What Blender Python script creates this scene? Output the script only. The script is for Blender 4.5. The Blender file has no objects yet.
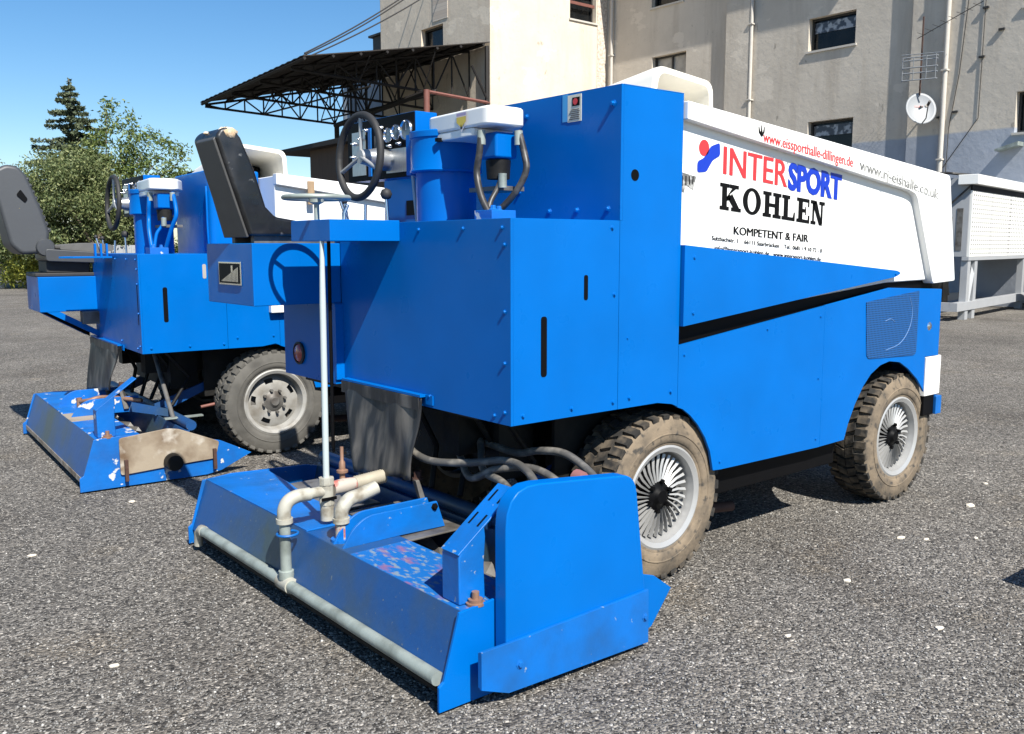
import bpy, bmesh, math, random
import numpy as np
from mathutils import Vector, Matrix, Quaternion
R = math.radians
random.seed(7); rng = np.random.default_rng(7)
sc = bpy.context.scene
col = sc.collection

# ------------------------------------------------------------------ camera
CAM = Vector((-2.209, -2.6945, 1.55)); YAW = 0.882783; PIT = -0.131169; ROL = -0.0016
F = Vector((math.cos(YAW)*math.cos(PIT), math.sin(YAW)*math.cos(PIT), math.sin(PIT)))
Rt = Vector((math.sin(YAW), -math.cos(YAW), 0)); U = Rt.cross(F)
R2 = Rt*math.cos(ROL) + U*math.sin(ROL); U2 = -Rt*math.sin(ROL) + U*math.cos(ROL)
cam = bpy.data.cameras.new('camera'); cam.sensor_width = 36; cam.lens = 914.64/1024*36
cam.clip_start = 0.05; cam.clip_end = 2000
camo = bpy.data.objects.new('camera', cam); col.objects.link(camo)
camo.matrix_world = Matrix(((R2.x, U2.x, -F.x, CAM.x), (R2.y, U2.y, -F.y, CAM.y), (R2.z, U2.z, -F.z, CAM.z), (0, 0, 0, 1)))
sc.camera = camo
# ------------------------------------------------------------------ sky + sun
SUN = Vector((-0.18, -0.88, 1.0)).normalized()
elev = math.asin(SUN.z); az = math.atan2(SUN.x, SUN.y)
w = bpy.data.worlds.new('World'); sc.world = w; w.use_nodes = True
nt = w.node_tree; nt.nodes.clear()
sky = nt.nodes.new('ShaderNodeTexSky'); sky.sky_type = 'NISHITA'; sky.sun_disc = False
sky.sun_elevation = elev; sky.sun_rotation = az; sky.altitude = 200; sky.air_density = 1.0; sky.dust_density = 0.35; sky.ozone_density = 3.0
bg = nt.nodes.new('ShaderNodeBackground'); bg.inputs[1].default_value = 0.078
wo = nt.nodes.new('ShaderNodeOutputWorld')
hs = nt.nodes.new('ShaderNodeHueSaturation'); hs.inputs['Saturation'].default_value = 1.28; hs.inputs['Value'].default_value = 1.0; nt.links.new(sky.outputs[0], hs.inputs['Color']); nt.links.new(hs.outputs[0], bg.inputs[0]); nt.links.new(bg.outputs[0], wo.inputs[0])
sl = bpy.data.lights.new('sun', 'SUN'); sl.energy = 5.0; sl.angle = R(0.5); sl.color = (1.0, 0.955, 0.88)
so = bpy.data.objects.new('sun', sl); col.objects.link(so); so.rotation_euler = (-SUN).to_track_quat('-Z', 'Y').to_euler()
so.location = (0, -10, 20)
sc.view_settings.view_transform = 'Standard'; sc.view_settings.look = 'None'
sc.view_settings.exposure = 0.85; sc.view_settings.gamma = 1.0; sc.view_settings.use_curve_mapping = False

# ------------------------------------------------------------------ materials
def mat(name, c, rough=0.5, metal=0.0, var=0.0, scale=6.0, bump=0.0, bscale=40.0, c2=None, lo=0.45, hi=0.65,
        spec=0.5, coat=0.0, detail=6, stretch=None, c3=None, s3=20.0, lo3=0.6, hi3=0.68, rvar=0.0):
    m = bpy.data.materials.new(name); m.use_nodes = True
    n = m.node_tree; b = n.nodes['Principled BSDF']; L = n.links.new
    b.inputs['Roughness'].default_value = rough; b.inputs['Metallic'].default_value = metal
    b.inputs['Specular IOR Level'].default_value = spec; b.inputs['Coat Weight'].default_value = coat
    b.inputs['Coat Roughness'].default_value = 0.15
    tc = n.nodes.new('ShaderNodeTexCoord'); vec = tc.outputs['Object']
    if stretch:
        mp = n.nodes.new('ShaderNodeMapping'); mp.inputs['Scale'].default_value = stretch; L(vec, mp.inputs[0]); vec = mp.outputs[0]
    cur = None
    def noise(s, d=detail):
        t = n.nodes.new('ShaderNodeTexNoise'); t.inputs['Scale'].default_value = s; t.inputs['Detail'].default_value = d; L(vec, t.inputs['Vector']); return t.outputs['Fac']
    def ramp(f, a, bb):
        r = n.nodes.new('ShaderNodeMapRange'); r.inputs[1].default_value = a; r.inputs[2].default_value = bb; L(f, r.inputs[0]); return r.outputs[0]
    def mix(f, A, B):
        x = n.nodes.new('ShaderNodeMix'); x.data_type = 'RGBA'; L(f, x.inputs[0])
        for i, v in ((6, A), (7, B)):
            if isinstance(v, (tuple, list)): x.inputs[i].default_value = (*v, 1)
            else: L(v, x.inputs[i])
        return x.outputs[2]
    if var or c2:
        tgt = c2 if c2 else tuple(max(0, v*(1-var)) for v in c)
        cur = mix(ramp(noise(scale), lo, hi) if c2 else noise(scale), c if c2 else tuple(min(1, v*(1+var)) for v in c), tgt)
    else:
        b.inputs['Base Color'].default_value = (*c, 1)
    if c3: cur = mix(ramp(noise(s3, 10), lo3, hi3), cur if cur else c, c3)
    if cur: L(cur, b.inputs['Base Color'])
    if rvar:
        rr = n.nodes.new('ShaderNodeMapRange'); rr.inputs[3].default_value = max(0.02, rough-rvar); rr.inputs[4].default_value = rough+rvar
        rr.inputs[1].default_value = 0.3; rr.inputs[2].default_value = 0.7
        L(noise(scale*1.7+2), rr.inputs[0]); L(rr.outputs[0], b.inputs['Roughness'])
    if bump:
        bp = n.nodes.new('ShaderNodeBump'); bp.inputs['Strength'].default_value = bump; bp.inputs['Distance'].default_value = 0.01
        L(noise(bscale), bp.inputs['Height']); L(bp.outputs[0], b.inputs['Normal'])
    return m
M = {}
BL = (0.0001, 0.121, 0.445)
M['blue'] = mat('blue_paint', BL, 0.33, scale=2.2, c2=(0.0004, 0.103, 0.375), lo=0.35, hi=0.75, bump=0.05, bscale=2.2, coat=0.02, rvar=0.07, spec=0.13, detail=3)
M['blue_worn'] = mat('worn_blue_paint', BL, 0.42, scale=7, c2=(0.006, 0.085, 0.28), lo=0.4, hi=0.75, c3=(0.22, 0.27, 0.31), s3=34, lo3=0.68, hi3=0.71, bump=0.15, bscale=30)
M['blue_scraped'] = mat('scraped_blue_paint', (0.004, 0.105, 0.35), 0.55, scale=26, c2=(0.15, 0.21, 0.27), lo=0.54, hi=0.62, c3=(0.26, 0.09, 0.12), s3=9, lo3=0.54, hi3=0.72, bump=0.2, bscale=60, stretch=(2.0, 0.8, 1), detail=12)
M['blue_dirty'] = mat('grimy_blue_paint', (0.003, 0.060, 0.22), 0.42, scale=2.4, c2=(0.035, 0.062, 0.080), lo=0.40, hi=0.66, c3=(0.16, 0.18, 0.17), s3=55, lo3=0.68, hi3=0.74, bump=0.15, bscale=25)
M['blue_chipped'] = mat('chipped_blue_paint', BL, 0.45, scale=6, c2=(0.008, 0.09, 0.32), lo=0.4, hi=0.7, c3=(0.50, 0.51, 0.50), s3=11, lo3=0.625, hi3=0.645, bump=0.2, bscale=30)
M['white'] = mat('white_gelcoat', (0.80, 0.80, 0.77), 0.35, var=0.03, scale=2, coat=0.2)
M['cream'] = mat('cream_gelcoat', (0.78, 0.74, 0.64), 0.4, var=0.05, scale=3)
M['black'] = mat('black_paint', (0.0025, 0.0025, 0.003), 0.55, var=0.3, scale=8, spec=0.12)
M['chassis'] = mat('greasy_chassis', (0.005, 0.005, 0.005), 0.6, scale=6, c2=(0.013, 0.012, 0.010), bump=0.3, bscale=20, spec=0.3)
M['rubber'] = mat('black_rubber', (0.022, 0.022, 0.022), 0.65, var=0.3, scale=10, bump=0.1)
M['flap'] = mat('dusty_rubber_sheet', (0.014, 0.015, 0.017), 0.5, scale=6, c2=(0.12, 0.112, 0.10), lo=0.46, hi=0.68, bump=0.4, bscale=9, stretch=(1, 1.8, 0.4))
M['tyre_dust'] = mat('dusty_tyre_rubber', (0.200, 0.155, 0.105), 0.9, scale=9, c2=(0.075, 0.062, 0.047), lo=0.40, hi=0.70, c3=(0.05, 0.045, 0.038), s3=30, lo3=0.56, hi3=0.70, bump=0.3, bscale=50)
M['tyre_grey'] = mat('grey_tyre_rubber', (0.105, 0.10, 0.088), 0.85, scale=7, c2=(0.045, 0.043, 0.038), lo=0.4, hi=0.8, bump=0.25, bscale=30)
M['tread'] = mat('tread_rubber', (0.018, 0.017, 0.015), 0.8, scale=16, c2=(0.11, 0.088, 0.062), lo=0.44, hi=0.68, bump=0.3)
M['alu'] = mat('cast_aluminium', (0.40, 0.40, 0.39), 0.4, metal=0.35, var=0.12, scale=14)
M['wheel_white'] = mat('painted_steel_wheel', (0.30, 0.295, 0.275), 0.5, scale=8, c2=(0.18, 0.165, 0.14), lo=0.45, hi=0.7)
M['chrome'] = mat('chromed_steel', (0.75, 0.75, 0.75), 0.2, metal=1.0)
M['galv'] = mat('galvanised_pipe', (0.30, 0.34, 0.31), 0.5, metal=0.25, scale=9, c2=(0.15, 0.17, 0.15), lo=0.45, hi=0.75, bump=0.1)
M['pvc'] = mat('grey_white_pipe', (0.37, 0.36, 0.305), 0.5, scale=16, c2=(0.20, 0.175, 0.13), lo=0.48, hi=0.68, bump=0.1)
M['pvc_pink'] = mat('stained_pipe', (0.38, 0.34, 0.29), 0.55, scale=22, c2=(0.36, 0.12, 0.10), lo=0.55, hi=0.62)
M['whiterod'] = mat('pale_painted_rod', (0.42, 0.48, 0.48), 0.4, var=0.1, scale=10)
M['brass'] = mat('corroded_brass', (0.26, 0.15, 0.10), 0.5, metal=0.3, var=0.4, scale=30)
M['hosegrey'] = mat('worn_grey_hose', (0.030, 0.029, 0.028), 0.45, scale=14, c2=(0.13, 0.12, 0.105), lo=0.5, hi=0.7)
M['hosedusty'] = mat('dusty_hydraulic_hose', (0.075, 0.072, 0.066), 0.5, scale=14, c2=(0.20, 0.185, 0.16), lo=0.46, hi=0.66)
M['ribhose'] = mat('ribbed_beige_hose', (0.32, 0.29, 0.22), 0.6, var=0.25, scale=20)
M['steelgrey'] = mat('weathered_steel', (0.15, 0.145, 0.135), 0.55, metal=0.3, scale=10, c2=(0.07, 0.06, 0.05), lo=0.45, hi=0.7)
M['tan'] = mat('bare_stained_plate', (0.30, 0.25, 0.185), 0.6, scale=5, c2=(0.13, 0.085, 0.05), lo=0.46, hi=0.72, c3=(0.44, 0.40, 0.34), s3=9, lo3=0.55, hi3=0.7, bump=0.15)
M['rust'] = mat('rusty_steel', (0.06, 0.028, 0.02), 0.8, var=0.4, scale=30, bump=0.4)
M['redpaint'] = mat('red_oxide_paint', (0.17, 0.065, 0.05), 0.6, var=0.25, scale=8)
M['vinyl'] = mat('worn_black_vinyl', (0.008, 0.0085, 0.0095), 0.34, scale=7, c2=(0.028, 0.029, 0.032), lo=0.5, hi=0.75, c3=(0.10, 0.10, 0.10), s3=22, lo3=0.68, hi3=0.74, bump=0.5, bscale=9, rvar=0.1)
M['shell'] = mat('grey_plastic_shell', (0.055, 0.055, 0.055), 0.5, var=0.2, scale=12, bump=0.05, bscale=80)
M['foam'] = mat('torn_foam', (0.50, 0.36, 0.22), 0.95, scale=30, c2=(0.66, 0.56, 0.42), bump=0.6, bscale=60)
M['greyplastic'] = mat('grey_plastic', (0.045, 0.049, 0.054), 0.5, var=0.1, scale=5, bump=0.05)
M['greycloth'] = mat('grey_cloth', (0.10, 0.10, 0.095), 0.9, var=0.25, scale=14, bump=0.5, bscale=12)
M['wood'] = mat('weathered_wood', (0.32, 0.22, 0.13), 0.75, var=0.3, scale=10, stretch=(6, 6, 0.6))
M['red'] = mat('red_vinyl_print', (0.55, 0.035, 0.04), 0.4)
M['redglass'] = mat('red_lamp_lens', (0.30, 0.03, 0.03), 0.25, coat=0.6)
M['logoblue'] = mat('blue_vinyl_print', (0.005, 0.035, 0.40), 0.4)
M['ink'] = mat('black_print', (0.003, 0.003, 0.003), 0.6, spec=0.15)
M['faded'] = mat('faded_print', (0.13, 0.13, 0.125), 0.5, scale=40, c2=(0.42, 0.42, 0.40), lo=0.46, hi=0.60)
M['yellow'] = mat('yellow_print', (0.75, 0.55, 0.08), 0.5)
M['paper'] = mat('aged_label', (0.62, 0.60, 0.50), 0.6, var=0.15, scale=60)
M['gauge'] = mat('gauge_glass', (0.16, 0.18, 0.19), 0.12, coat=1.0)
M['brushed'] = mat('brushed_plate', (0.45, 0.46, 0.46), 0.35, metal=0.8, var=0.25, scale=20, stretch=(1, 8, 1))

def perforated(name, base, hole, s, ux=1.0, th=0.42):
    m = bpy.data.materials.new(name); m.use_nodes = True; n = m.node_tree; b = n.nodes['Principled BSDF']; L = n.links.new
    tc = n.nodes.new('ShaderNodeTexCoord'); sep = n.nodes.new('ShaderNodeSeparateXYZ'); L(tc.outputs['Object'], sep.inputs[0])
    def mth(op, a, bb=None):
        x = n.nodes.new('ShaderNodeMath'); x.operation = op
        for i, v in enumerate((a, bb)):
            if v is None: continue
            if isinstance(v, (int, float)): x.inputs[i].default_value = v
            else: L(v, x.inputs[i])
        return x.outputs[0]
    u = mth('MULTIPLY', mth('ADD', sep.outputs[0], sep.outputs[1]), s*ux); v = mth('MULTIPLY', sep.outputs[2], s)
    g = mth('MULTIPLY', mth('SINE', mth('ADD', u, v)), mth('SINE', mth('SUBTRACT', u, v)))
    f = mth('GREATER_THAN', g, th)
    mx = n.nodes.new('ShaderNodeMix'); mx.data_type = 'RGBA'; L(f, mx.inputs[0]); mx.inputs[6].default_value = (*base, 1); mx.inputs[7].default_value = (*hole, 1)
    L(mx.outputs[2], b.inputs['Base Color']); b.inputs['Roughness'].default_value = 0.5
    return m
M['louver'] = perforated('perforated_blue_sheet', (0.008, 0.085, 0.27), (0.001, 0.008, 0.03), 250, 0.8, 0.30)
M['perfwhite'] = perforated('perforated_white_sheet', (0.72, 0.72, 0.68), (0.10, 0.10, 0.095), 34, 0.62, 0.50)

def island_mat(name, cols, rough=0.8, transl=0.0, pos=None):
    m = bpy.data.materials.new(name); m.use_nodes = True; n = m.node_tree; b = n.nodes['Principled BSDF']; L = n.links.new
    g = n.nodes.new('ShaderNodeNewGeometry'); r = n.nodes.new('ShaderNodeValToRGB'); L(g.outputs['Random Per Island'], r.inputs[0])
    e = r.color_ramp.elements
    while len(e) < len(cols): e.new(0.5)
    for i, c in enumerate(cols): e[i].position = pos[i] if pos else i/(len(cols)-1); e[i].color = (*c, 1)
    L(r.outputs[0], b.inputs['Base Color']); b.inputs['Roughness'].default_value = rough
    if transl:
        t = n.nodes.new('ShaderNodeBsdfTranslucent'); L(r.outputs[0], t.inputs[0]); ms = n.nodes.new('ShaderNodeMixShader'); ms.inputs[0].default_value = transl
        L(b.outputs[0], ms.inputs[1]); L(t.outputs[0], ms.inputs[2]); L(ms.outputs[0], n.nodes['Material Output'].inputs[0])
    return m
M['leaf'] = island_mat('leaf_green', [(0.055, 0.095, 0.022), (0.12, 0.17, 0.04), (0.22, 0.26, 0.075)], 0.6, 0.25)
M['leaf2'] = island_mat('olive_leaf_green', [(0.055, 0.085, 0.028), (0.12, 0.155, 0.055), (0.25, 0.27, 0.11)], 0.6, 0.25)
M['leaf3'] = island_mat('grey_leaf_green', [(0.06, 0.085, 0.045), (0.12, 0.15, 0.09), (0.22, 0.25, 0.17)], 0.6, 0.2)
M['needle'] = island_mat('spruce_green', [(0.035, 0.055, 0.028), (0.075, 0.10, 0.05), (0.15, 0.17, 0.09)], 0.7, 0.1)
M['yellowleaf'] = island_mat('yellow_leaf', [(0.25, 0.27, 0.04), (0.42, 0.42, 0.07), (0.16, 0.2, 0.04)], 0.6, 0.25)
M['bark'] = mat('bark', (0.16, 0.12, 0.085), 0.9, var=0.3, scale=14, bump=0.6)
M['stones'] = island_mat('gravel_stone', [(0.10, 0.098, 0.092), (0.20, 0.193, 0.18), (0.27, 0.26, 0.24), (0.50, 0.48, 0.44)], 0.85, pos=[0, 0.45, 0.94, 1.0])
M['palestone'] = mat('pale_stone', (0.62, 0.56, 0.46), 0.85, var=0.2, scale=20, bump=0.4)

def ground_mat():
    m = bpy.data.materials.new('gravelled_asphalt'); m.use_nodes = True; n = m.node_tree; b = n.nodes['Principled BSDF']; L = n.links.new
    tc = n.nodes.new('ShaderNodeTexCoord'); O = tc.outputs['Object']
    def vor(s, ft='F1'):
        v = n.nodes.new('ShaderNodeTexVoronoi'); v.inputs['Scale'].default_value = s; v.feature = ft; L(O, v.inputs['Vector']); return v
    def noi(s, d=8, ro=0.6):
        v = n.nodes.new('ShaderNodeTexNoise'); v.inputs['Scale'].default_value = s; v.inputs['Detail'].default_value = d; v.inputs['Roughness'].default_value = ro; L(O, v.inputs['Vector']); return v.outputs['Fac']
    def rng_(f, a, bb, c=0, d=1):
        r = n.nodes.new('ShaderNodeMapRange'); L(f, r.inputs[0])
        for i, v in enumerate((a, bb, c, d)): r.inputs[i+1].default_value = v
        return r.outputs[0]
    def mul(A, B, t='MULTIPLY', f=1.0):
        x = n.nodes.new('ShaderNodeMix'); x.data_type = 'RGBA'; x.blend_type = t
        if isinstance(f, float): x.inputs[0].default_value = f
        else: L(f, x.inputs[0])
        for i, v in ((6, A), (7, B)):
            if isinstance(v, tuple): x.inputs[i].default_value = (*v, 1)
            else: L(v, x.inputs[i])
        return x.outputs[2]
    v1 = vor(92); sep = n.nodes.new('ShaderNodeSeparateColor'); L(v1.outputs['Color'], sep.inputs[0])
    rp = n.nodes.new('ShaderNodeValToRGB'); L(sep.outputs[0], rp.inputs[0]); e = rp.color_ramp.elements
    e[0].color = (0.035, 0.034, 0.033, 1); e[1].position = 1.0; e[1].color = (0.55, 0.53, 0.49, 1)
    for p, c in ((0.32, (0.115, 0.111, 0.105)), (0.78, (0.215, 0.206, 0.190)), (0.95, (0.32, 0.308, 0.285))):
        q = e.new(p); q.color = (*c, 1)
    big = rng_(noi(0.35, 5), 0.35, 0.68); mid = rng_(noi(3.2, 8, 0.7), 0.35, 0.7)
    c = mul(rp.outputs[0], mul((0.86, 0.845, 0.825), (1.34, 1.31, 1.26), 'MIX', big))
    c = mul(c, mul((0.82, 0.81, 0.80), (1.12, 1.11, 1.10), 'MIX', mid))
    c = mul(c, mul((0.68, 0.67, 0.66), (1.1, 1.1, 1.1), 'MIX', rng_(noi(38, 6, 0.8), 0.35, 0.62)))
    c = mul(c, mul((1.0, 1.0, 1.0), (0.70, 0.68, 0.66), 'MIX', rng_(noi(0.8, 10, 0.7), 0.50, 0.66)))
    c = mul(c, mul((1.0, 1.0, 1.0), (1.22, 1.17, 1.08), 'MIX', rng_(noi(1.7, 9, 0.65), 0.56, 0.70)))
    L(c, b.inputs['Base Color']); b.inputs['Roughness'].default_value = 0.9; b.inputs['Specular IOR Level'].default_value = 0.2
    inv = rng_(v1.outputs['Distance'], 0.0, 0.8, 1.0, 0.0)
    bp = n.nodes.new('ShaderNodeBump'); bp.inputs['Strength'].default_value = 1.0; bp.inputs['Distance'].default_value = 0.009; L(inv, bp.inputs['Height'])
    bp2 = n.nodes.new('ShaderNodeBump'); bp2.inputs['Strength'].default_value = 0.6; bp2.inputs['Distance'].default_value = 0.02; L(noi(22, 10, 0.75), bp2.inputs['Height'])
    L(bp.outputs[0], bp2.inputs['Normal']); L(bp2.outputs[0], b.inputs['Normal'])
    return m
M['ground'] = ground_mat()

def plaster(name, c, cstain, plinth=None, zpl=4.5):
    m = bpy.data.materials.new(name); m.use_nodes = True; n = m.node_tree; b = n.nodes['Principled BSDF']; L = n.links.new
    tc = n.nodes.new('ShaderNodeTexCoord'); O = tc.outputs['Object']
    def noi(s, st=(1, 1, 1), d=8):
        mp = n.nodes.new('ShaderNodeMapping'); mp.inputs['Scale'].default_value = st; L(O, mp.inputs[0])
        v = n.nodes.new('ShaderNodeTexNoise'); v.inputs['Scale'].default_value = s; v.inputs['Detail'].default_value = d; v.inputs['Roughness'].default_value = 0.65; L(mp.outputs[0], v.inputs['Vector']); return v.outputs['Fac']
    def rr(f, a, bb):
        r = n.nodes.new('ShaderNodeMapRange'); L(f, r.inputs[0]); r.inputs[1].default_value = a; r.inputs[2].default_value = bb; return r.outputs[0]
    def mix(f, A, B):
        x = n.nodes.new('ShaderNodeMix'); x.data_type = 'RGBA'; L(f, x.inputs[0])
        for i, v in ((6, A), (7, B)):
            if isinstance(v, tuple): x.inputs[i].default_value = (*v, 1)
            else: L(v, x.inputs[i])
        return x.outputs[2]
    cc = mix(rr(noi(0.6), 0.4, 0.7), c, tuple(v*0.86 for v in c))
    cc = mix(rr(noi(1.6, (1, 1, 0.12)), 0.52, 0.78), cc, cstain)
    cc = mix(rr(noi(9), 0.60, 0.75), cc, tuple(v*0.70 for v in c))
    cc = mix(rr(noi(0.55, (1, 1, 1.7), 10), 0.60, 0.615), cc, tuple(min(1, v*1.07) for v in c))
    cc = mix(rr(noi(2.3, (1, 1, 0.5), 12), 0.655, 0.67), cc, tuple(v*0.62 for v in c))
    if plinth:
        sp = n.nodes.new('ShaderNodeSeparateXYZ'); L(O, sp.inputs[0])
        ad = n.nodes.new('ShaderNodeMath'); ad.operation = 'MULTIPLY_ADD'; L(noi(3), ad.inputs[0]); ad.inputs[1].default_value = 0.06; L(sp.outputs[2], ad.inputs[2])
        cc = mix(rr(ad.outputs[0], zpl-0.02, zpl+0.04), mix(rr(noi(1.2), 0.4, 0.7), plinth, tuple(v*0.85 for v in plinth)), cc)
    L(cc, b.inputs['Base Color']); b.inputs['Roughness'].default_value = 0.92; b.inputs['Specular IOR Level'].default_value = 0.2
    bp = n.nodes.new('ShaderNodeBump'); bp.inputs['Strength'].default_value = 0.35; bp.inputs['Distance'].default_value = 0.03; L(noi(5), bp.inputs['Height']); L(bp.outputs[0], b.inputs['Normal'])
    return m
M['plaster'] = plaster('grey_plaster', (0.57, 0.515, 0.435), (0.40, 0.35, 0.285), (0.36, 0.39, 0.44))
M['plaster_tower'] = plaster('cream_plaster', (0.66, 0.575, 0.46), (0.52, 0.43, 0.33))
def brickmat():
    m = bpy.data.materials.new('exposed_brick'); m.use_nodes = True; n = m.node_tree; b = n.nodes['Principled BSDF']; L = n.links.new
    tc = n.nodes.new('ShaderNodeTexCoord'); mp = n.nodes.new('ShaderNodeMapping'); mp.inputs['Rotation'].default_value = (R(90), 0, R(90)); L(tc.outputs['Object'], mp.inputs[0])
    t = n.nodes.new('ShaderNodeTexBrick'); t.inputs['Scale'].default_value = 4; t.inputs['Color1'].default_value = (0.58, 0.52, 0.44, 1); t.inputs['Color2'].default_value = (0.45, 0.38, 0.31, 1); t.inputs['Mortar'].default_value = (0.35, 0.31, 0.27, 1)
    L(mp.outputs[0], t.inputs[0]); L(t.outputs[0], b.inputs['Base Color']); b.inputs['Roughness'].default_value = 0.9
    return m
M['brick'] = brickmat()
M['pane'] = mat('dark_window_glass', (0.006, 0.007, 0.008), 0.15, scale=3, c2=(0.012, 0.013, 0.014), lo=0.4, hi=0.6, spec=0.3)
M['frame'] = mat('dark_window_frame', (0.03, 0.028, 0.026), 0.6)
M['whitewash'] = mat('whitewashed_reveal', (0.50, 0.47, 0.42), 0.8, var=0.1)
M['palepane'] = mat('dusty_window_glass', (0.25, 0.24, 0.22), 0.3, scale=4, c2=(0.42, 0.40, 0.36), lo=0.3, hi=0.7)
M['bluecurtain'] = mat('patterned_pane', (0.05, 0.06, 0.08), 0.3, scale=6, c2=(0.35, 0.38, 0.42), lo=0.48, hi=0.58)
M['darkmetal'] = mat('dark_brown_steel', (0.010, 0.008, 0.007), 0.7, var=0.3, scale=5)
M['roofsheet'] = mat('brown_roof_sheet', (0.030, 0.024, 0.020), 0.8, var=0.3, scale=2)
M['shedwood'] = mat('brown_boards', (0.075, 0.05, 0.035), 0.85, var=0.3, scale=3, stretch=(4, 4, 0.5))
M['dish'] = mat('pale_dish', (0.24, 0.255, 0.27), 0.5, var=0.05)
M['trailgrey'] = mat('grey_sheet', (0.30, 0.315, 0.33), 0.6, var=0.1, scale=2)
M['trailwhite'] = mat('white_frame_paint', (0.33, 0.34, 0.35), 0.5, var=0.1, scale=4)
M['rooftile'] = mat('red_roof_tiles', (0.22, 0.07, 0.045), 0.85, var=0.3, scale=6)

# ------------------------------------------------------------------ mesh helpers
class MB:
    def __init__(s): s.v = []; s.f = []; s.mi = []; s.cur = 0
    def add(s, vs, fs):
        o = len(s.v); s.v += [tuple(p) for p in vs]
        for f in fs: s.f.append([i+o for i in f]); s.mi.append(s.cur)
        return s
    def m(s, i): s.cur = i; return s
    def box(s, x0, x1, y0, y1, z0, z1):
        return s.add([(x0, y0, z0), (x1, y0, z0), (x1, y1, z0), (x0, y1, z0), (x0, y0, z1), (x1, y0, z1), (x1, y1, z1), (x0, y1, z1)],
                     [(0, 3, 2, 1), (4, 5, 6, 7), (0, 1, 5, 4), (1, 2, 6, 5), (2, 3, 7, 6), (3, 0, 4, 7)])
    def prism(s, poly, axis, a, b):
        n = len(poly)
        def P(p, t): return {'x': (t, p[0], p[1]), 'y': (p[0], t, p[1]), 'z': (p[0], p[1], t)}[axis]
        vs = [P(p, a) for p in poly] + [P(p, b) for p in poly]
        return s.add(vs, [tuple(range(n)), tuple(range(2*n-1, n-1, -1))] + [(i, (i+1) % n, n+(i+1) % n, n+i) for i in range(n)])
    def tube(s, pts, r, n=10, cap=True):
        pts = [Vector(p) for p in pts]; rs = r if isinstance(r, (list, tuple)) else [r]*len(pts)
        t0 = (pts[1]-pts[0]).normalized(); up = Vector((0, 0, 1)) if abs(t0.z) < 0.9 else Vector((1, 0, 0))
        nx = t0.cross(up).normalized(); vs = []
        for i, p in enumerate(pts):
            t = (pts[min(i+1, len(pts)-1)]-pts[max(i-1, 0)]).normalized()
            nx = (nx - t*nx.dot(t)).normalized(); ny = t.cross(nx)
            for k in range(n):
                a = 2*math.pi*k/n; vs.append(p + (nx*math.cos(a)+ny*math.sin(a))*rs[i])
        fs = [(i*n+k, i*n+(k+1) % n, (i+1)*n+(k+1) % n, (i+1)*n+k) for i in range(len(pts)-1) for k in range(n)]
        if cap: fs += [tuple(range(n))[::-1], tuple(range((len(pts)-1)*n, len(pts)*n))]
        return s.add(vs, fs)
    def lathe(s, prof, c, axis='z', n=32, closed=False, cap=True):
        vs = []
        for k in range(n):
            a = 2*math.pi*k/n; ca, sa = math.cos(a), math.sin(a)
            for r, h in prof:
                vs.append({'z': (c[0]+r*ca, c[1]+r*sa, c[2]+h), 'y': (c[0]+r*ca, c[1]+h, c[2]+r*sa), 'x': (c[0]+h, c[1]+r*ca, c[2]+r*sa)}[axis])
        m = len(prof); fs = []
        for k in range(n):
            k2 = (k+1) % n
            for i in range(m if closed else m-1):
                i2 = (i+1) % m; fs.append((k*m+i, k2*m+i, k2*m+i2, k*m+i2))
        if not closed and cap:
            if prof[0][0] > 1e-5 and abs(prof[0][1]-prof[1][1]) > 1e-6: fs.append(tuple(k*m for k in range(n)))
            if prof[-1][0] > 1e-5 and abs(prof[-1][1]-prof[-2][1]) > 1e-6: fs.append(tuple(k*m+m-1 for k in range(n)))
        return s.add(vs, fs)
    def bolt(s, p, axis, sgn, r=0.0078, h=0.009):
        # domed hex bolt head standing off a panel
        pr = [(r*1.35, 0), (r*1.35, h*0.2*sgn), (r*0.9, h*0.25*sgn), (r*0.8, h*sgn), (0.0, h*1.05*sgn)]
        return s.lathe(pr, p, axis, 6)
    def build(s, name, m, parent=None, bevel=0, smooth=None, seg=2):
        me = bpy.data.meshes.new(name); me.from_pydata(s.v, [], s.f)
        bm = bmesh.new(); bm.from_mesh(me); bmesh.ops.remove_doubles(bm, verts=bm.verts, dist=1e-6); bmesh.ops.recalc_face_normals(bm, faces=bm.faces); bm.to_mesh(me); bm.free()
        ms = m if isinstance(m, (list, tuple)) else [m]
        for k in ms: me.materials.append(M[k] if isinstance(k, str) else k)
        if len(ms) > 1 and len(me.polygons) == len(s.mi): me.polygons.foreach_set('material_index', s.mi)
        if smooth:
            me.polygons.foreach_set('use_smooth', [True]*len(me.polygons)); me.set_sharp_from_angle(angle=R(smooth))
        o = bpy.data.objects.new(name, me); col.objects.link(o)
        if parent: o.parent = parent
        if bevel:
            b = o.modifiers.new('bevel', 'BEVEL'); b.width = bevel; b.segments = seg; b.limit_method = 'ANGLE'; b.angle_limit = R(30); b.harden_normals = True
            me.polygons.foreach_set('use_smooth', [True]*len(me.polygons))
            if not smooth: me.set_sharp_from_angle(angle=R(25))
        return o
def tag(o, label=None, cat=None, group=None, kind=None):
    if label: o['label'] = label
    if cat: o['category'] = cat
    if group: o['group'] = group
    if kind: o['kind'] = kind
    return o
def empty(name, loc=(0, 0, 0), rz=0, parent=None):
    o = bpy.data.objects.new(name, None); o.empty_display_size = 0.2; o.location = loc; o.rotation_euler = (0, 0, rz); col.objects.link(o)
    if parent: o.parent = parent
    return o
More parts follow.
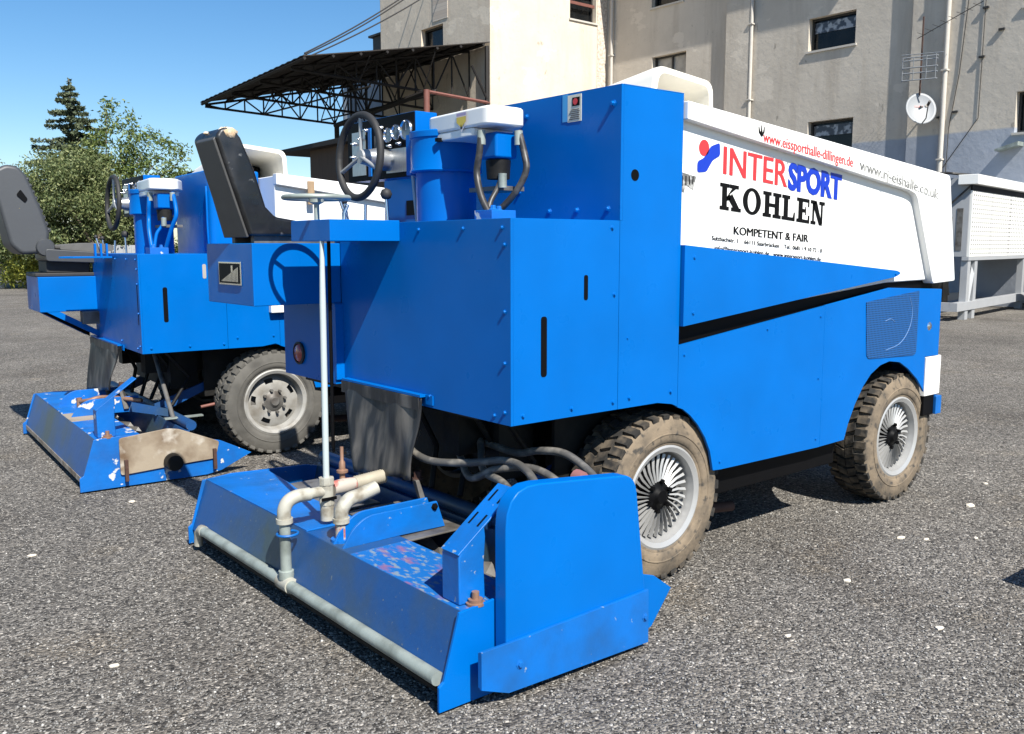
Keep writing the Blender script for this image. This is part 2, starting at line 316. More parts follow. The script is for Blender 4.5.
def rpoly(pts, rad):
    """round the corners of a polygon; rad is one value or per-corner list"""
    out = []; n = len(pts)
    for i, p in enumerate(pts):
        r = rad[i] if isinstance(rad, (list, tuple)) else rad
        if r <= 0: out.append(p); continue
        P = Vector(p); A = Vector(pts[i-1]); B = Vector(pts[(i+1) % n])
        a = (A-P).normalized(); b = (B-P).normalized(); d = min(r, (A-P).length*0.49, (B-P).length*0.49)
        for k in range(6):
            t = k/5; q = (P+a*d)*(1-t)**2 + P*2*t*(1-t) + (P+b*d)*t*t; out.append((q.x, q.y))
    return out
def bez(pts, n=8):
    """smooth curve through points"""
    P = [Vector(p) for p in pts]; P = [P[0]*2-P[1]] + P + [P[-1]*2-P[-2]]; out = []
    for i in range(1, len(P)-2):
        for k in range(n):
            t = k/n; a, b, c, d = P[i-1], P[i], P[i+1], P[i+2]
            out.append(0.5*((2*b)+(c-a)*t+(2*a-5*b+4*c-d)*t*t+(3*b-a-3*c+d)*t**3))
    out.append(P[-2]); return out

def text(s, x0, z0, width, height, slope, y, m, parent, name='lettering', bold=0.0, dup=0.0, shear=0.0, refh=None):
    """flat lettering on a panel that faces -y: left end x0, baseline z0, running along +x with the given slope"""
    cu = bpy.data.curves.new(name, 'FONT'); cu.body = s; cu.size = 1.0; cu.offset = bold; cu.shear = shear; cu.resolution_u = 3
    tmp = bpy.data.objects.new('tmp', cu); col.objects.link(tmp)
    dg = bpy.context.evaluated_depsgraph_get(); dg.update()
    me = bpy.data.meshes.new_from_object(tmp.evaluated_get(dg)); bpy.data.objects.remove(tmp)
    co = np.empty(len(me.vertices)*3); me.vertices.foreach_get('co', co); co = co.reshape(-1, 3)
    capz = 0.70 if refh is None else refh
    x = (co[:, 0]-co[:, 0].min())/(co[:, 0].max()-co[:, 0].min())*width; z = co[:, 1]/capz*height
    out = np.stack([x0+x, np.full_like(x, y), z0+z+x*slope], 1)
    if dup:
        fs_ = [tuple(p.vertices) for p in me.polygons]; n0 = len(out); out2 = out + np.array([dup, -0.0002, dup*slope])
        me2 = bpy.data.meshes.new(name); me2.from_pydata(out.tolist()+out2.tolist(), [], fs_+[tuple(i+n0 for i in f) for f in fs_]); bpy.data.meshes.remove(me); me = me2
    else: me.vertices.foreach_set('co', out.ravel())
    me.materials.clear(); me.materials.append(M[m]); me.update()
    o = bpy.data.objects.new(name, me); col.objects.link(o); o.parent = parent; return o

# ------------------------------------------------------------------ ground, gravel
g = MB().add([(-60, -60, 0), (300, -60, 0), (300, 400, 0), (-60, 400, 0)], [(0, 1, 2, 3)]).build('ground', 'ground'); tag(g, kind='structure')
def stones(n, name, seed):
    r = np.random.default_rng(seed)
    # spread over the yard in front of and around the machines, denser towards the viewer's side
    ang = YAW + r.uniform(-0.62, 0.62, n); d = 1.9 + (r.random(n)**1.7)*9.5
    cx = CAM.x + np.cos(ang)*d; cy = CAM.y + np.sin(ang)*d
    rad = (0.0030 + 0.0045*r.random(n)**2) * (1 + 0.8*(r.random(n) > 0.985))
    base = np.array([(1, 0, 0), (0, 1, 0), (-1, 0, 0), (0, -1, 0), (0.1, 0.1, 0.8), (-0.3, 0.4, -0.6)])
    V = base[None]*r.uniform(0.6, 1.35, (n, 6, 1))*rad[:, None, None]
    a = r.uniform(0, 6.28, n); ca, sa = np.cos(a)[:, None], np.sin(a)[:, None]
    X = V[..., 0]*ca-V[..., 1]*sa; Y = V[..., 0]*sa+V[..., 1]*ca; Z = V[..., 2]*0.8+rad[:, None]*0.25
    V = np.stack([X+cx[:, None], Y+cy[:, None], Z], -1).reshape(-1, 3)
    fb = np.array([(0, 1, 4), (1, 2, 4), (2, 3, 4), (3, 0, 4), (1, 0, 5), (2, 1, 5), (3, 2, 5), (0, 3, 5)])
    Fc = (fb[None]+(np.arange(n)*6)[:, None, None]).reshape(-1, 3)
    me = bpy.data.meshes.new(name); me.vertices.add(len(V)); me.vertices.foreach_set('co', V.ravel()); me.loops.add(len(Fc)*3); me.loops.foreach_set('vertex_index', Fc.ravel())
    me.polygons.add(len(Fc)); me.polygons.foreach_set('loop_start', np.arange(len(Fc))*3); me.update(); me.validate()
    me.materials.append(M['stones']); o = bpy.data.objects.new(name, me); col.objects.link(o); return o
st = stones(75000, 'loose_gravel', 3); tag(st, 'loose grey gravel grains scattered over the asphalt yard', 'gravel', kind='stuff')
def pale_stone(x, y, s, label):
    mb = MB(); n = 9; vs = [(x, y, s*0.5)]
    for i in range(n):
        a = 2*math.pi*i/n; rr = s*random.uniform(0.7, 1.25); vs.append((x+math.cos(a)*rr, y+math.sin(a)*rr*0.7, s*0.28)); 
    for i in range(n):
        vs.append((vs[1+i][0], vs[1+i][1], -0.004))
    fs = [(0, 1+i, 1+(i+1) % n) for i in range(n)] + [(1+i, n+1+i, n+1+(i+1) % n, 1+(i+1) % n) for i in range(n)]
    mb.add(vs, fs); o = mb.build('pale_stone', 'palestone'); return tag(o, label, 'stone', 'pale stones lying on the asphalt')
pale_stone(3.30, -0.32, 0.036, 'tan flat stone lying right of the front wheel')
pale_stone(2.40, -0.36, 0.024, 'cream stone in a cluster on open asphalt')
pale_stone(2.48, -0.46, 0.018, 'smaller cream stone of the cluster on open asphalt')
pale_stone(0.86, -0.70, 0.017, 'white pebble alone in front of the rear wheel')
pale_stone(1.60, -0.52, 0.022, 'white chip between the two near wheels, out on the asphalt')
pale_stone(1.40, -1.05, 0.020, 'white chip low on the right of the yard')
pale_stone(-1.30, 0.75, 0.018, 'white flake left of the dented spray pipe')
pale_stone(-1.25, 2.3, 0.020, 'white flake in the yard left of the far scraper box')

tb_ = MB().box(2.115, 2.75, -1.50, -1.19, 0, 0.25).build('unseen_shadow_block', 'wood', None, bevel=0.006); tag(tb_, 'unseen block added to cast the shadow tip at the right edge', 'shadow caster')  # invented block out of view, added only for the shadow it throws
pale_stone(2.70, -0.62, 0.016, 'small cream chip right of the stone cluster, towards the right edge')
pale_stone(3.9, -0.15, 0.022, 'cream chip farther off beyond the front wheel')
pale_stone(-0.55, 3.0, 0.020, 'cream flake between the two scraper boxes')
pale_stone(-2.3, 5.3, 0.030, 'pale flake far left on the open yard')
# ------------------------------------------------------------------ wheels
def make_wheel(root, x, y, r, kind, inner=False, name='wheel'):
    """axis along y, outer side faces -y (or +y for inner=True)"""
    sg = 1 if not inner else -1; W = 0.235
    rim_r = 0.236
    w = MB()
    if kind == 'fins':
        w.lathe([(rim_r, 0.012*sg), (rim_r+0.012, 0.0), (rim_r, -0.006*sg), (rim_r-0.022, 0.004*sg), (rim_r-0.026, 0.03*sg), (rim_r-0.040, 0.085*sg), (rim_r-0.040, 0.20*sg), (rim_r, 0.22*sg)], (x, y, r), 'y', 56, cap=False)
        # cast turbine fins between hub and rim
        nf = 32
        for k in range(nf):
            a = 2*math.pi*k/nf
            def P(rr, aa, h): return (x+rr*math.cos(a+aa), y+h*sg, r+rr*math.sin(a+aa))
            vs = [P(0.070, 0.10, 0.030), P(0.070, 0.17, 0.038), P(0.14, 0.045, 0.034), P(0.14, 0.115, 0.040), P(0.197, -0.03, 0.036), P(0.197, 0.035, 0.042)]
            vs += [P(0.070, 0.10, 0.050), P(0.14, 0.045, 0.055), P(0.196, -0.03, 0.056)]
            w.add(vs, [(0, 2, 3, 1), (2, 4, 5, 3), (0, 6, 7, 2), (2, 7, 8, 4)])
    else:
        w.lathe([(rim_r, 0.012*sg), (rim_r+0.012, 0.0), (rim_r, -0.006*sg), (rim_r-0.022, 0.004*sg), (rim_r-0.026, 0.03*sg), (rim_r-0.040, 0.085*sg), (rim_r-0.040, 0.20*sg), (rim_r, 0.22*sg)], (x, y, r), 'y', 56, cap=False)
        # pressed steel disc with five long slots
        rings = [(0.200, 0.075), (0.174, 0.060), (0.140, 0.050), (0.112, 0.045), (0.09, 0.048), (0.06, 0.050)]; na = 60; vs = []
        for rr, h in rings:
            for k in range(na):
                a = 2*math.pi*k/na; vs.append((x+rr*math.cos(a), y+h*sg, r+rr*math.sin(a)))
        fs = []
        for i in range(len(rings)-1):
            for k in range(na):
                if i == 1 and (k % 12) in (3, 4, 5, 6): continue
                fs.append((i*na+k, i*na+(k+1) % na, (i+1)*na+(k+1) % na, (i+1)*na+k))
        w.add(vs, fs)
    wo_ = w.build(name, 'alu' if kind == 'fins' else 'wheel_white', root, smooth=40)
    # dark hub and wheel nuts
    h = MB(); h.lathe([(0.0, 0.012*sg), (0.030, 0.012*sg), (0.038, 0.022*sg), (0.045, 0.030*sg), (0.06, 0.034*sg), (0.078, 0.046*sg), (0.08, 0.09*sg)], (x, y, r), 'y', 24)
    nn = 6 if kind == 'fins' else 8
    for k in range(nn):
        a = 2*math.pi*(k+0.3)/nn; rr = 0.070 if kind == 'fins' else 0.085
        h.lathe([(0.0, 0.018*sg), (0.011, 0.018*sg), (0.012, 0.05*sg)], (x+rr*math.cos(a), y, r+rr*math.sin(a)), 'y', 6)
    h.lathe([(0.0, 0.098*sg), (0.194, 0.098*sg), (0.194, 0.12*sg)], (x, y, r), 'y', 24)
    h.build('hub', 'steelgrey' if kind != 'fins' else 'black', wo_, smooth=40)
    # tyre carcass
    t = MB(); t.m(0)
    prof = [(rim_r-0.004, 0.008), (rim_r+0.014, -0.004), (rim_r+0.022, -0.004), (rim_r+0.026, -0.010), (rim_r+0.045, -0.013), (rim_r+0.060, -0.0135), (rim_r+0.062, -0.0165), (rim_r+0.066, -0.0165), (rim_r+0.068, -0.013), (rim_r+0.085, -0.011), (r-0.035, -0.004), (r-0.018, 0.006), (r-0.017, W-0.006), (r-0.035, W+0.004), (rim_r+0.07, W+0.012), (rim_r+0.014, W), (rim_r-0.02, W-0.02)]
    t.lathe([(a, b*sg) for a, b in prof], (x, y, r), 'y', 72, cap=False)
    ty = t.build('tyre', ['tyre_dust' if kind == 'fins' else 'tyre_grey'], wo_, smooth=50)
    # tread lugs
    l = MB(); nl = 36
    for k in range(nl):
        for row in range(4):
            a0 = 2*math.pi*(k + (0.5 if row % 2 else 0.0) + 0.12*math.sin(k*7+row))/nl; da = 2*math.pi/nl*(0.33 if row in (0, 3) else 0.40)
            ya, yb = [(-0.006, 0.058), (0.063, 0.115), (0.120, 0.172), (0.177, W+0.006)][row]
            sk = [0.0, 0.05, -0.05, 0.0][row]
            lo = r-0.022; hi = r
            q = []
            for yy, s_ in ((ya, 0), (yb, 1)):
                for rr in (lo, hi):
                    rr2 = rr - (0.010 if (row == 0 and s_ == 0 and rr == hi) or (row == 3 and s_ == 1 and rr == hi) else 0)
                    for d in (-da, da):
                        aa = a0+d*(1 if rr == lo else 0.85)+sk*s_
                        q.append((x+rr2*math.cos(aa), y+yy*sg, r+rr2*math.sin(aa)))
            l.add(q, [(0, 1, 3, 2), (4, 6, 7, 5), (0, 2, 6, 4), (1, 5, 7, 3), (2, 3, 7, 6), (0, 4, 5, 1)])
            if row in (0, 3):   # shoulder block running down the sidewall
                y0, y1 = (-0.007, 0.004) if row == 0 else (W-0.004, W+0.010)
                q = []
                for rr, yy in ((r-0.042, (y0+0.006) if row == 0 else (y1-0.006)), (r-0.012, y0 if row == 0 else y1), (r-0.012, y1 if row == 0 else y0), (r-0.042, y1 if row == 0 else y0)):
                    for d in (-da*0.95, da*0.95): q.append((x+rr*math.cos(a0+d), y+yy*sg, r+rr*math.sin(a0+d)))
                l.add(q, [(0, 1, 3, 2), (2, 3, 5, 4), (4, 5, 7, 6), (6, 7, 1, 0), (0, 2, 4, 6), (1, 7, 5, 3)])
    l.build('tread', 'tread' if kind == 'fins' else 'tyre_grey', wo_)
    return wo_

# ------------------------------------------------------------------ ice resurfacer
def serif_word(parent, y):
    """KOHLEN in heavy slab-serif capitals, on the panel facing -y"""
    mb = MB(); x0, z0, sl_, H = 1.325, 1.720, -0.0765, 0.122
    def P(px, pz): return (x0+px, y, z0+pz*H+px*sl_)
    def quad(a, b, c, d): mb.add([P(*a), P(*b), P(*c), P(*d)], [(0, 1, 2, 3)])
    def rect(xa, xb, za, zb): quad((xa, za), (xb, za), (xb, zb), (xa, zb))
    ws = 0.037; t = 0.14
    def stem(xa): rect(xa, xa+ws, t, 1-t); rect(xa-0.016, xa+ws+0.016, 0, t); rect(xa-0.016, xa+ws+0.016, 1-t, 1)
    # K
    x = 0.018; stem(x); quad((x+ws, 0.34), (x+ws, 0.52), (x+0.104, 1-t), (x+0.074, 1-t)); quad((x+0.046, 0.44), (x+0.074, 0.66), (x+0.132, t), (x+0.084, t)); rect(x+0.055, x+0.125, 1-t, 1); rect(x+0.070, x+0.145, 0, t)
    quad((x+ws-0.002, 0.36), (x+0.062, 0.40), (x+0.062, 0.62), (x+ws-0.002, 0.52))
    # O
    cx = 0.248; n = 28; a, b = 0.072, 0.52; vs = []; 
    for k in range(n):
        g_ = 2*math.pi*k/n; vs.append(P(cx+a*math.cos(g_), 0.5+b*math.sin(g_))); vs.append(P(cx+(a-0.038)*math.cos(g_), 0.5+(b-0.12)*math.sin(g_)))
    mb.add(vs, [(2*k, 2*((k+1) % n), 2*((k+1) % n)+1, 2*k+1) for k in range(n)])
    x = 0.352; stem(x); stem(x+0.082); rect(x+ws, x+0.082, 0.42, 0.56)                       # H
    x = 0.510; stem(x); rect(x+ws+0.016, x+0.098, 0, t); quad((x+0.080, t), (x+0.098, t), (x+0.098, 0.36), (x+0.088, 0.36))   # L
    x = 0.638; stem(x); rect(x+ws+0.016, x+0.100, 0, t); rect(x+ws+0.016, x+0.096, 1-t, 1); rect(x+ws, x+0.066, 0.43, 0.57); rect(x+0.060, x+0.068, 0.33, 0.67); rect(x+0.086, x+0.100, t, 0.33); rect(x+0.084, x+0.096, 0.68, 1-t)  # E
    x = 0.764; rect(x, x+0.016, t, 1-t); rect(x-0.014, x+0.032, 0, t); rect(x-0.018, x+0.030, 1-t, 1); quad((x, 1-t), (x+0.036, 1), (x+0.094, 0.0), (x+0.064, 0.0)); rect(x+0.078, x+0.094, t*0.5, 1-t); rect(x+0.060, x+0.112, 1-t, 1)  # N
    return mb.build('lettering', 'ink', parent)

def arch_pts():
    rear = [(0.845, 0.857), (0.943, 0.841), (1.02, 0.808), (1.071, 0.775), (1.13, 0.722), (1.184, 0.655), (1.225, 0.580), (1.251, 0.484)]
    front = [(2.405, 0.475), (2.44, 0.56), (2.504, 0.665), (2.58, 0.757), (2.66, 0.822), (2.76, 0.865), (2.861, 0.880), (2.98, 0.865), (3.084, 0.818), (3.20, 0.745), (3.298, 0.655), (3.36, 0.56), (3.40, 0.52)]
    return rear, front

def resurfacer(v, root):
    zd = (1.656, 1.500)[v]; zb = (0.857, 0.826)[v]; up = (0.0, -0.10)[v]
    near = v == 0
    rear, front = arch_pts(); g_ = 0.0010
    blue = 'blue'
    # --- rear body box
    bw = 1.31 if near else 1.39
    bx = MB(); bx.box(0.012, 0.98, 0.014, bw-0.01, zb+0.004, zd-0.004)
    if near: bx.box(0.02, 0.98, bw-0.01, 1.86, zb+0.02, zd-0.06)
    else: bx.box(0.50, 0.98, bw-0.01, 1.86, zb+0.02, zd-0.06)
    body = bx.build('body', blue, root)
    # rear panel facing the driver's back
    rp = MB(); rp.box(0, 0.012, 0.0, bw, zb, zd)
    for y in (0.05, 0.30, 0.62, 0.98): rp.bolt((0, y, zd-0.035), 'x', -1)
    for z in (zd-0.10, 1.30, 1.10, zb+0.05): rp.bolt((0, 0.035, z), 'x', -1)
    rp.bolt((0, 0.10, zb+0.03), 'x', -1); rp.bolt((0, 0.55, zb+0.05), 'x', -1)
    rpo = rp.build('rear_panel', blue, root, bevel=0.003)
    if not near:
        MB().prism(rpoly([(0.045, 1.02), (0.057, 1.02), (0.057, 1.30), (0.045, 1.30)], 0.005), 'x', -0.002, 0.006).build('slot', 'black', rpo)
    dk = MB(); dk.box(0.0125, 0.589, 0.0145, bw-0.001, zd-0.003, zd+0.001); 
    dk.build('deck_plate', blue, root, bevel=0.001)
    # side panels (thin sheet, with slots shown as dark cut-outs)
    sp = MB(); sp.prism([(0.0125, zb), (0.59-g_, zb), (0.59-g_, zd), (0.0125, zd)], 'y', 0.0, 0.014)
    for x in (0.06, 0.32, 0.56): sp.bolt((x, 0, zb+0.035), 'y', -1)
    sp.bolt((0.543, 0, zd-0.03), 'y', -1); sp.bolt((0.56, 0, 1.35), 'y', -1)
    spo = sp.build('side_panel', blue, root, bevel=0.0025)
    MB().prism(rpoly([(0.153, 1.036), (0.184, 1.036), (0.184, 1.276), (0.153, 1.276)], 0.014), 'y', -0.0015, 0.01).build('slot', 'black', spo)
    if near: MB().prism(rpoly([(0.385, 1.332), (0.407, 1.332), (0.407, 1.434), (0.385, 1.434)], 0.010), 'y', -0.0015, 0.01).build('slot', 'black', spo)
    else: MB().prism(rpoly([(0.43, 1.33), (0.455, 1.33), (0.455, 1.43), (0.43, 1.43)], 0.011), 'y', -0.0015, 0.01).build('slot', 'palepane', spo)
    tall_y0, tall_y1 = (0.0, 1.85) if near else (0.31, 1.20)
    zT = 2.21 + up
    sb = MB(); sb.prism([(0.59+g_, zb), (0.843, zb)] + rear[1:5] and [(0.59+g_, zb), (0.845, zb), (0.943, 0.841), (0.98-g_, 0.826), (0.98-g_, zT-0.003 if near else zd)] + ([(0.6045, zT-0.003), (0.6045, zd), (0.59+g_, zd)] if near else [(0.59+g_, zd)]), 'y', 0.0, 0.014)
    sb.bolt((0.66, 0, 0.90), 'y', -1); sb.bolt((0.93, 0, 0.90), 'y', -1); sb.bolt((0.645, 0, 1.16), 'y', -1, 0.005, 0.005)
    sbo = sb.build('side_panel', blue, root, bevel=0.0025)
    if near:
        MB().lathe([(0.0, -0.0015), (0.024, -0.0015), (0.024, 0.01)], (0.676, 0, 1.846), 'y', 24).build('round_hole', 'black', sbo)
    # tall box
    tb = MB()
    if near:
        tb.box(0.602, 0.97, 0.014, tall_y1, zd-0.1, zT-0.003)
        tb.box(0.59, 0.604, 0.0, tall_y1, zd+0.001, zT)
        for y in (0.07, 0.26, 0.44): tb.bolt((0.59, y, zd+0.05), 'x', -1, 0.011, 0.013)
        tb.bolt((0.59, 0.045, zT-0.075), 'x', -1, 0.012, 0.018); tb.bolt((0.59, 0.60, zT-0.07), 'x', -1, 0.011, 0.012); tb.bolt((0.59, 0.65, 1.80), 'x', -1)
        tb.box(0.6045, 0.98, 0.0, tall_y1, zT-0.0025, zT+0.001)
        tbo = tb.build('tall_housing', blue, root, bevel=0.003)
        MB().box(0.5875, 0.5895, 0.236, 0.322, 2.086, 2.200).build('warning_label', 'paper', tbo)
        lb = MB().box(0.5858, 0.5872, 0.246, 0.292, 2.152, 2.188); lb.build('label_black_field', 'ink', tbo)
        MB().lathe([(0, 0), (0.014, 0), (0.014, 0.0008)], (0.5845, 0.272, 2.170), 'x', 16).build('label_red_mark', 'red', tbo)
        ln = MB()
        for k in range(6): ln.box(0.5860, 0.5873, 0.246+0.004*(k % 2), 0.312-0.006*(k % 3), 2.096+0.008*k, 2.0985+0.008*k)
        ln.build('label_print', 'rust', tbo)
        MB().box(0.5878, 0.5896, 0.322, 0.356, 2.09, 2.206).build('label_edge', mat('pale_blue_film', (0.05, 0.30, 0.60), 0.4), tbo)
    else:
        tb.prism(rpoly([(0.60, tall_y0), (0.98, tall_y0), (0.98, tall_y1), (0.60, tall_y1)], [0.07, 0.02, 0.02, 0.07]), 'z', zd-0.05, zT)
        tb.build('tall_housing', blue, root, bevel=0.03, smooth=40, seg=4)
        MB().tube(bez([(0.592, 0.35, zT-0.12), (0.588, 0.335, 1.9), (0.588, 0.335, 1.65), (0.60, 0.335, zd+0.02), (0.62, 0.2, zd+0.02)]), 0.008, 8).build('hose', blue, root, smooth=60)
    # --- mid and front side panels with wheel arches
    mp = MB(); mid = [(0.98+g_, 0.822)] + rear[2:] + [(1.31, 0.480), (2.16-g_, 0.470), (2.16-g_, 1.235), (0.98+g_, 1.105)]
    mp.prism(mid, 'y', 0.0, 0.014)
    for p in ((1.30, 0.52), (1.02, 1.06), (2.12, 0.52), (2.12, 0.85), (2.12, 1.18), (1.65, 1.14)): mp.bolt((p[0], 0, p[1]), 'y', -1, 0.007, 0.006)
    mp.build('side_panel', blue, root, bevel=0.0025)
    fp = MB(); fr = [(2.16+g_, 0.470)] + front[:-2] + [(3.292, 0.667), (3.290, 0.874), (3.445, 0.872), (3.445, 1.285), (2.82, 1.310), (2.16+g_, 1.237)]
    fp.prism(fr, 'y', 0.0, 0.014)
    fpo = fp.build('side_panel', blue, root, bevel=0.0025)
    if near: fpo['label'] = 'side panel with a perforated grille above the front wheel'
    MB().prism(rpoly([(2.567, 1.238), (2.597, 0.915), (3.165, 0.895), (3.165, 1.283)], [0.01, 0.04, 0.04, 0.01]), 'y', -0.004, 0.004).build('grille', 'louver', fpo)
    MB().lathe([(0, -0.006), (0.018, -0.006), (0.026, 0.0), (0.026, 0.01)], (3.32, 0, 1.06), 'y', 20).build('latch', 'chrome', fpo, smooth=50)
    if near:
        for sc_pts in ([(3.05, 1.25), (3.09, 1.16), (3.06, 1.06), (2.96, 0.98), (2.80, 0.95)], [(2.78, 1.12), (2.84, 1.13), (2.89, 1.11)]):
            MB().tube(bez([(a, -0.0045, b) for a, b in sc_pts]), 0.0022, 5).build('scratch', mat('pale_scratch', (0.10, 0.20, 0.40), 0.6), fpo)
    # black body core behind the panels; its top fills the tank gap with dark
    cr = MB(); cr.prism([(0.98, 0.90), (2.16, 0.90), (3.28, 0.92), (3.43, 0.93), (3.43, 1.270), (3.40, 1.345), (2.82, 1.362), (0.98, 1.185)], 'y', 0.045, 1.85)
    cr.box(1.33, 2.36, 0.016, 1.86, 0.50, 0.90)
    cr.build('dark_core_fill', 'black', root)
    MB().box(3.4465, 3.456, 0.0, 1.86, 0.53, 1.283).build('front_panel', blue, root, bevel=0.004)
    MB().box(3.300, 3.462, -0.004, 0.05, 0.625, 0.870).box(3.455, 3.50, 0.0, 1.86, 0.625, 0.870).build('front_bumper', 'white', root, bevel=0.006)
    MB().box(3.31, 3.44, 0.004, 0.05, 0.50, 0.622).build('bumper_stop', 'black', root, bevel=0.004)
    MB().box(3.44, 3.51, -0.012, 0.06, 0.50, 0.615).build('bumper_bracket', 'blue_worn', root, bevel=0.004)
    sk = MB(); sk.box(1.325, 2.44, 0.08, 1.80, 0.325, 0.505); sk.build('skirt', 'black', root, bevel=0.006)
    # under-body chassis
    ch = MB(); ch.box(0.15, 3.3, 0.55, 0.67, 0.62, 0.85).box(0.15, 3.3, 1.25, 1.37, 0.62, 0.85).box(0.30, 0.50, 0.45, 1.45, 0.50, 0.84)
    for x in (0.94, 3.03): ch.tube([(x, 0.2, 0.40), (x, 1.70, 0.40)], 0.05, 12).lathe([(0, -0.16), (0.10, -0.14), (0.15, 0), (0.10, 0.14), (0, 0.16)], (x, 0.95, 0.40), 'y', 20)
    ch.box(0.80, 1.08, 0.60, 0.70, 0.45, 0.65).box(0.80, 1.08, 1.22, 1.32, 0.45, 0.65).box(1.15, 1.32, 0.30, 1.60, 0.42, 0.80)
    for k in range(5): ch.tube([(0.12+0.02*k, 1.1-0.2*k, 0.84), (0.2+0.05*k, 1.05-0.18*k, 0.6), (0.15+0.02*k, 1.0-0.2*k, 0.42)], 0.014, 8)
    ch.box(0.05, 1.3, 0.28, 1.82, 0.835, 0.856)
    ch.build('chassis', 'chassis', root, smooth=35)
    # inner wheel housing sheet so daylight does not show between body and tyre
    MB().box(0.50, 1.30, 0.30, 0.32, 0.45, 0.86).build('wheel_housing', 'chassis', root)
    wh = MB(); wh.box(2.44, 3.43, 0.30, 0.32, 0.45, 0.92); wh.box(2.44, 3.43, 0.32, 1.54, 0.86, 0.92)
    wh.build('wheel_housing', 'chassis', root)
    kind = 'fins' if near else 'slots'
    for x in (0.945, 3.07):
        make_wheel(root, x, 0.035, 0.398, kind); make_wheel(root, x, 1.835, 0.398, kind, inner=True)
    # exhaust / tow rod stub beside the rear wheel
    MB().tube([(1.35, 0.40, 0.16), (1.62, 0.32, 0.155), (1.78, 0.28, 0.150)], [0.028, 0.028, 0.028], 12).build('tow_rod', 'rust', root, smooth=50)

    # --- snow tank
    T = up
    tk = MB(); tk.prism([(0.985, 2.165+T), (3.45, 1.960+T), (3.53, 1.345), (2.80, 1.338), (0.985, 1.20)], 'y', 0.018, 1.86)
    tank = tk.build('snow_tank', 'white', root, bevel=0.01)
    fl = MB(); pts = [(0.984, 2.178+T), (3.432, 1.972+T), (3.572, 1.332), (3.29, 1.322), (3.050, 1.815+T*0.5), (3.02, 1.845+T), (2.95, 1.864+T), (0.984, 2.098+T)]
    fl.prism(rpoly(pts, [0, 0.03, 0.02, 0.02, 0.02, 0.03, 0.03, 0]), 'y', -0.022, 0.045)
    fl.build('tank_flange', 'white', tank, bevel=0.006, smooth=None)
    fl = MB(); fl.prism([(0.984, 2.178+T), (3.432, 1.972+T), (3.572, 1.332), (3.29, 1.322), (3.02, 1.845+T), (0.984, 2.098+T)], 'y', 1.858, 1.90); fl.build('tank_flange', 'white', tank, bevel=0.008)
    hp = MB().box(1.95, 2.10, -0.02, 0.2, 2.086+T, 2.14+T) if False else None
    wd = MB(); wd.prism(rpoly([(0.984, 1.555), (2.86, 1.408), (2.905, 1.392), (2.84, 1.372), (0.984, 1.192)], [0, 0.02, 0.03, 0.02, 0]), 'y', -0.021, 0.016)
    for p in ((1.05, 1.50), (1.05, 1.25), (2.84, 1.39)): wd.bolt((p[0], -0.021, p[1]), 'y', -1, 0.009, 0.006)
    wd.build('tank_guard', blue, root, bevel=0.006, smooth=None)
    # hood over the conveyor outlet, an open-ended moulded tube across the machine
    hd = MB(); yN, yF = 0.40, 1.55; hx = 0.0 if near else -0.44
    outer = rpoly([(1.16, 2.06+T), (1.235, 2.425+T), (1.675, 2.385+T), (1.69, 2.06+T)], [0, 0.07, 0.06, 0]); inner = rpoly([(1.20, 2.06+T), (1.268, 2.395+T), (1.645, 2.358+T), (1.66, 2.06+T)], [0, 0.055, 0.045, 0])
    n = len(outer); vs = []
    for yy, dz in ((yN, 0.0), (yN+0.03, -0.0), (yF, -0.16)):
        for p in outer: vs.append((p[0]+hx, yy, p[1]+dz*(1 if p[1] > 2.1 else 0)))
        for p in inner: vs.append((p[0]+hx, yy, p[1]+dz*(1 if p[1] > 2.1 else 0)))
    fs = []
    for i in range(n-1):
        fs.append((i, i+1, n+i+1, n+i))
        for s_ in (0, 1):
            o = s_*2*n; fs.append((o+i, o+2*n+i, o+2*n+i+1, o+i+1)); fs.append((o+n+i, o+n+i+1, o+3*n+i+1, o+3*n+i))
    fs.append(tuple(4*n+i for i in range(n)))
    hd.add(vs, fs); hd.build('conveyor_hood', 'cream', root, smooth=40)
    MB().box(1.23+hx, 1.50+hx, 0.62, 1.45, 2.06+T, 2.27+T).tube([(1.28+hx, 0.85, 2.30+T), (1.62+hx, 0.85, 2.25+T)], 0.04, 12).build('conveyor_dark_fill', 'black', root, smooth=40)  # roller, plus a black box added to darken the inside of the hood

    # --- lettering on the tank of the nearer machine
    if near:
        yp = 0.016; S = -0.083
        lg = MB(); lg.lathe([(0, 0), (0.036, 0), (0.036, 0.0006)], (1.205, yp, 1.990), 'y', 28); lg.build('logo_dot', 'red', tank)
        MB().prism(rpoly([(1.160, 1.878), (1.225, 1.884), (1.268, 1.938), (1.322, 1.962), (1.316, 2.020), (1.252, 2.000), (1.205, 1.945), (1.160, 1.928)], 0.015), 'y', yp, yp+0.0006).build('logo_swoosh', 'logoblue', tank)
        MB().prism([(1.045, 1.80), (1.070, 1.785), (1.085, 1.82), (1.135, 1.80), (1.155, 1.86), (1.05, 1.875)], 'y', yp, yp+0.0006).build('logo_mark', 'faded', tank)
        st2 = MB()
        for k in range(4): st2.box(1.055+0.024*k, 1.062+0.024*k, yp-0.001, yp-0.0004, 1.815+0.004*k, 1.860)
        st2.build('logo_stripes', 'ink', tank)
        text('INTER', 1.345, 1.882, 0.505, 0.128, S, yp, 'red', tank, dup=0.008)
        text('SPORT', 1.862, 1.836, 0.485, 0.124, S, yp-0.0003, 'logoblue', tank, bold=0.038, dup=0.006)
        serif_word(tank, yp)
        text('KOMPETENT & FAIR', 1.437, 1.605, 0.620, 0.038, -0.058, yp, 'ink', tank, dup=0.0045)
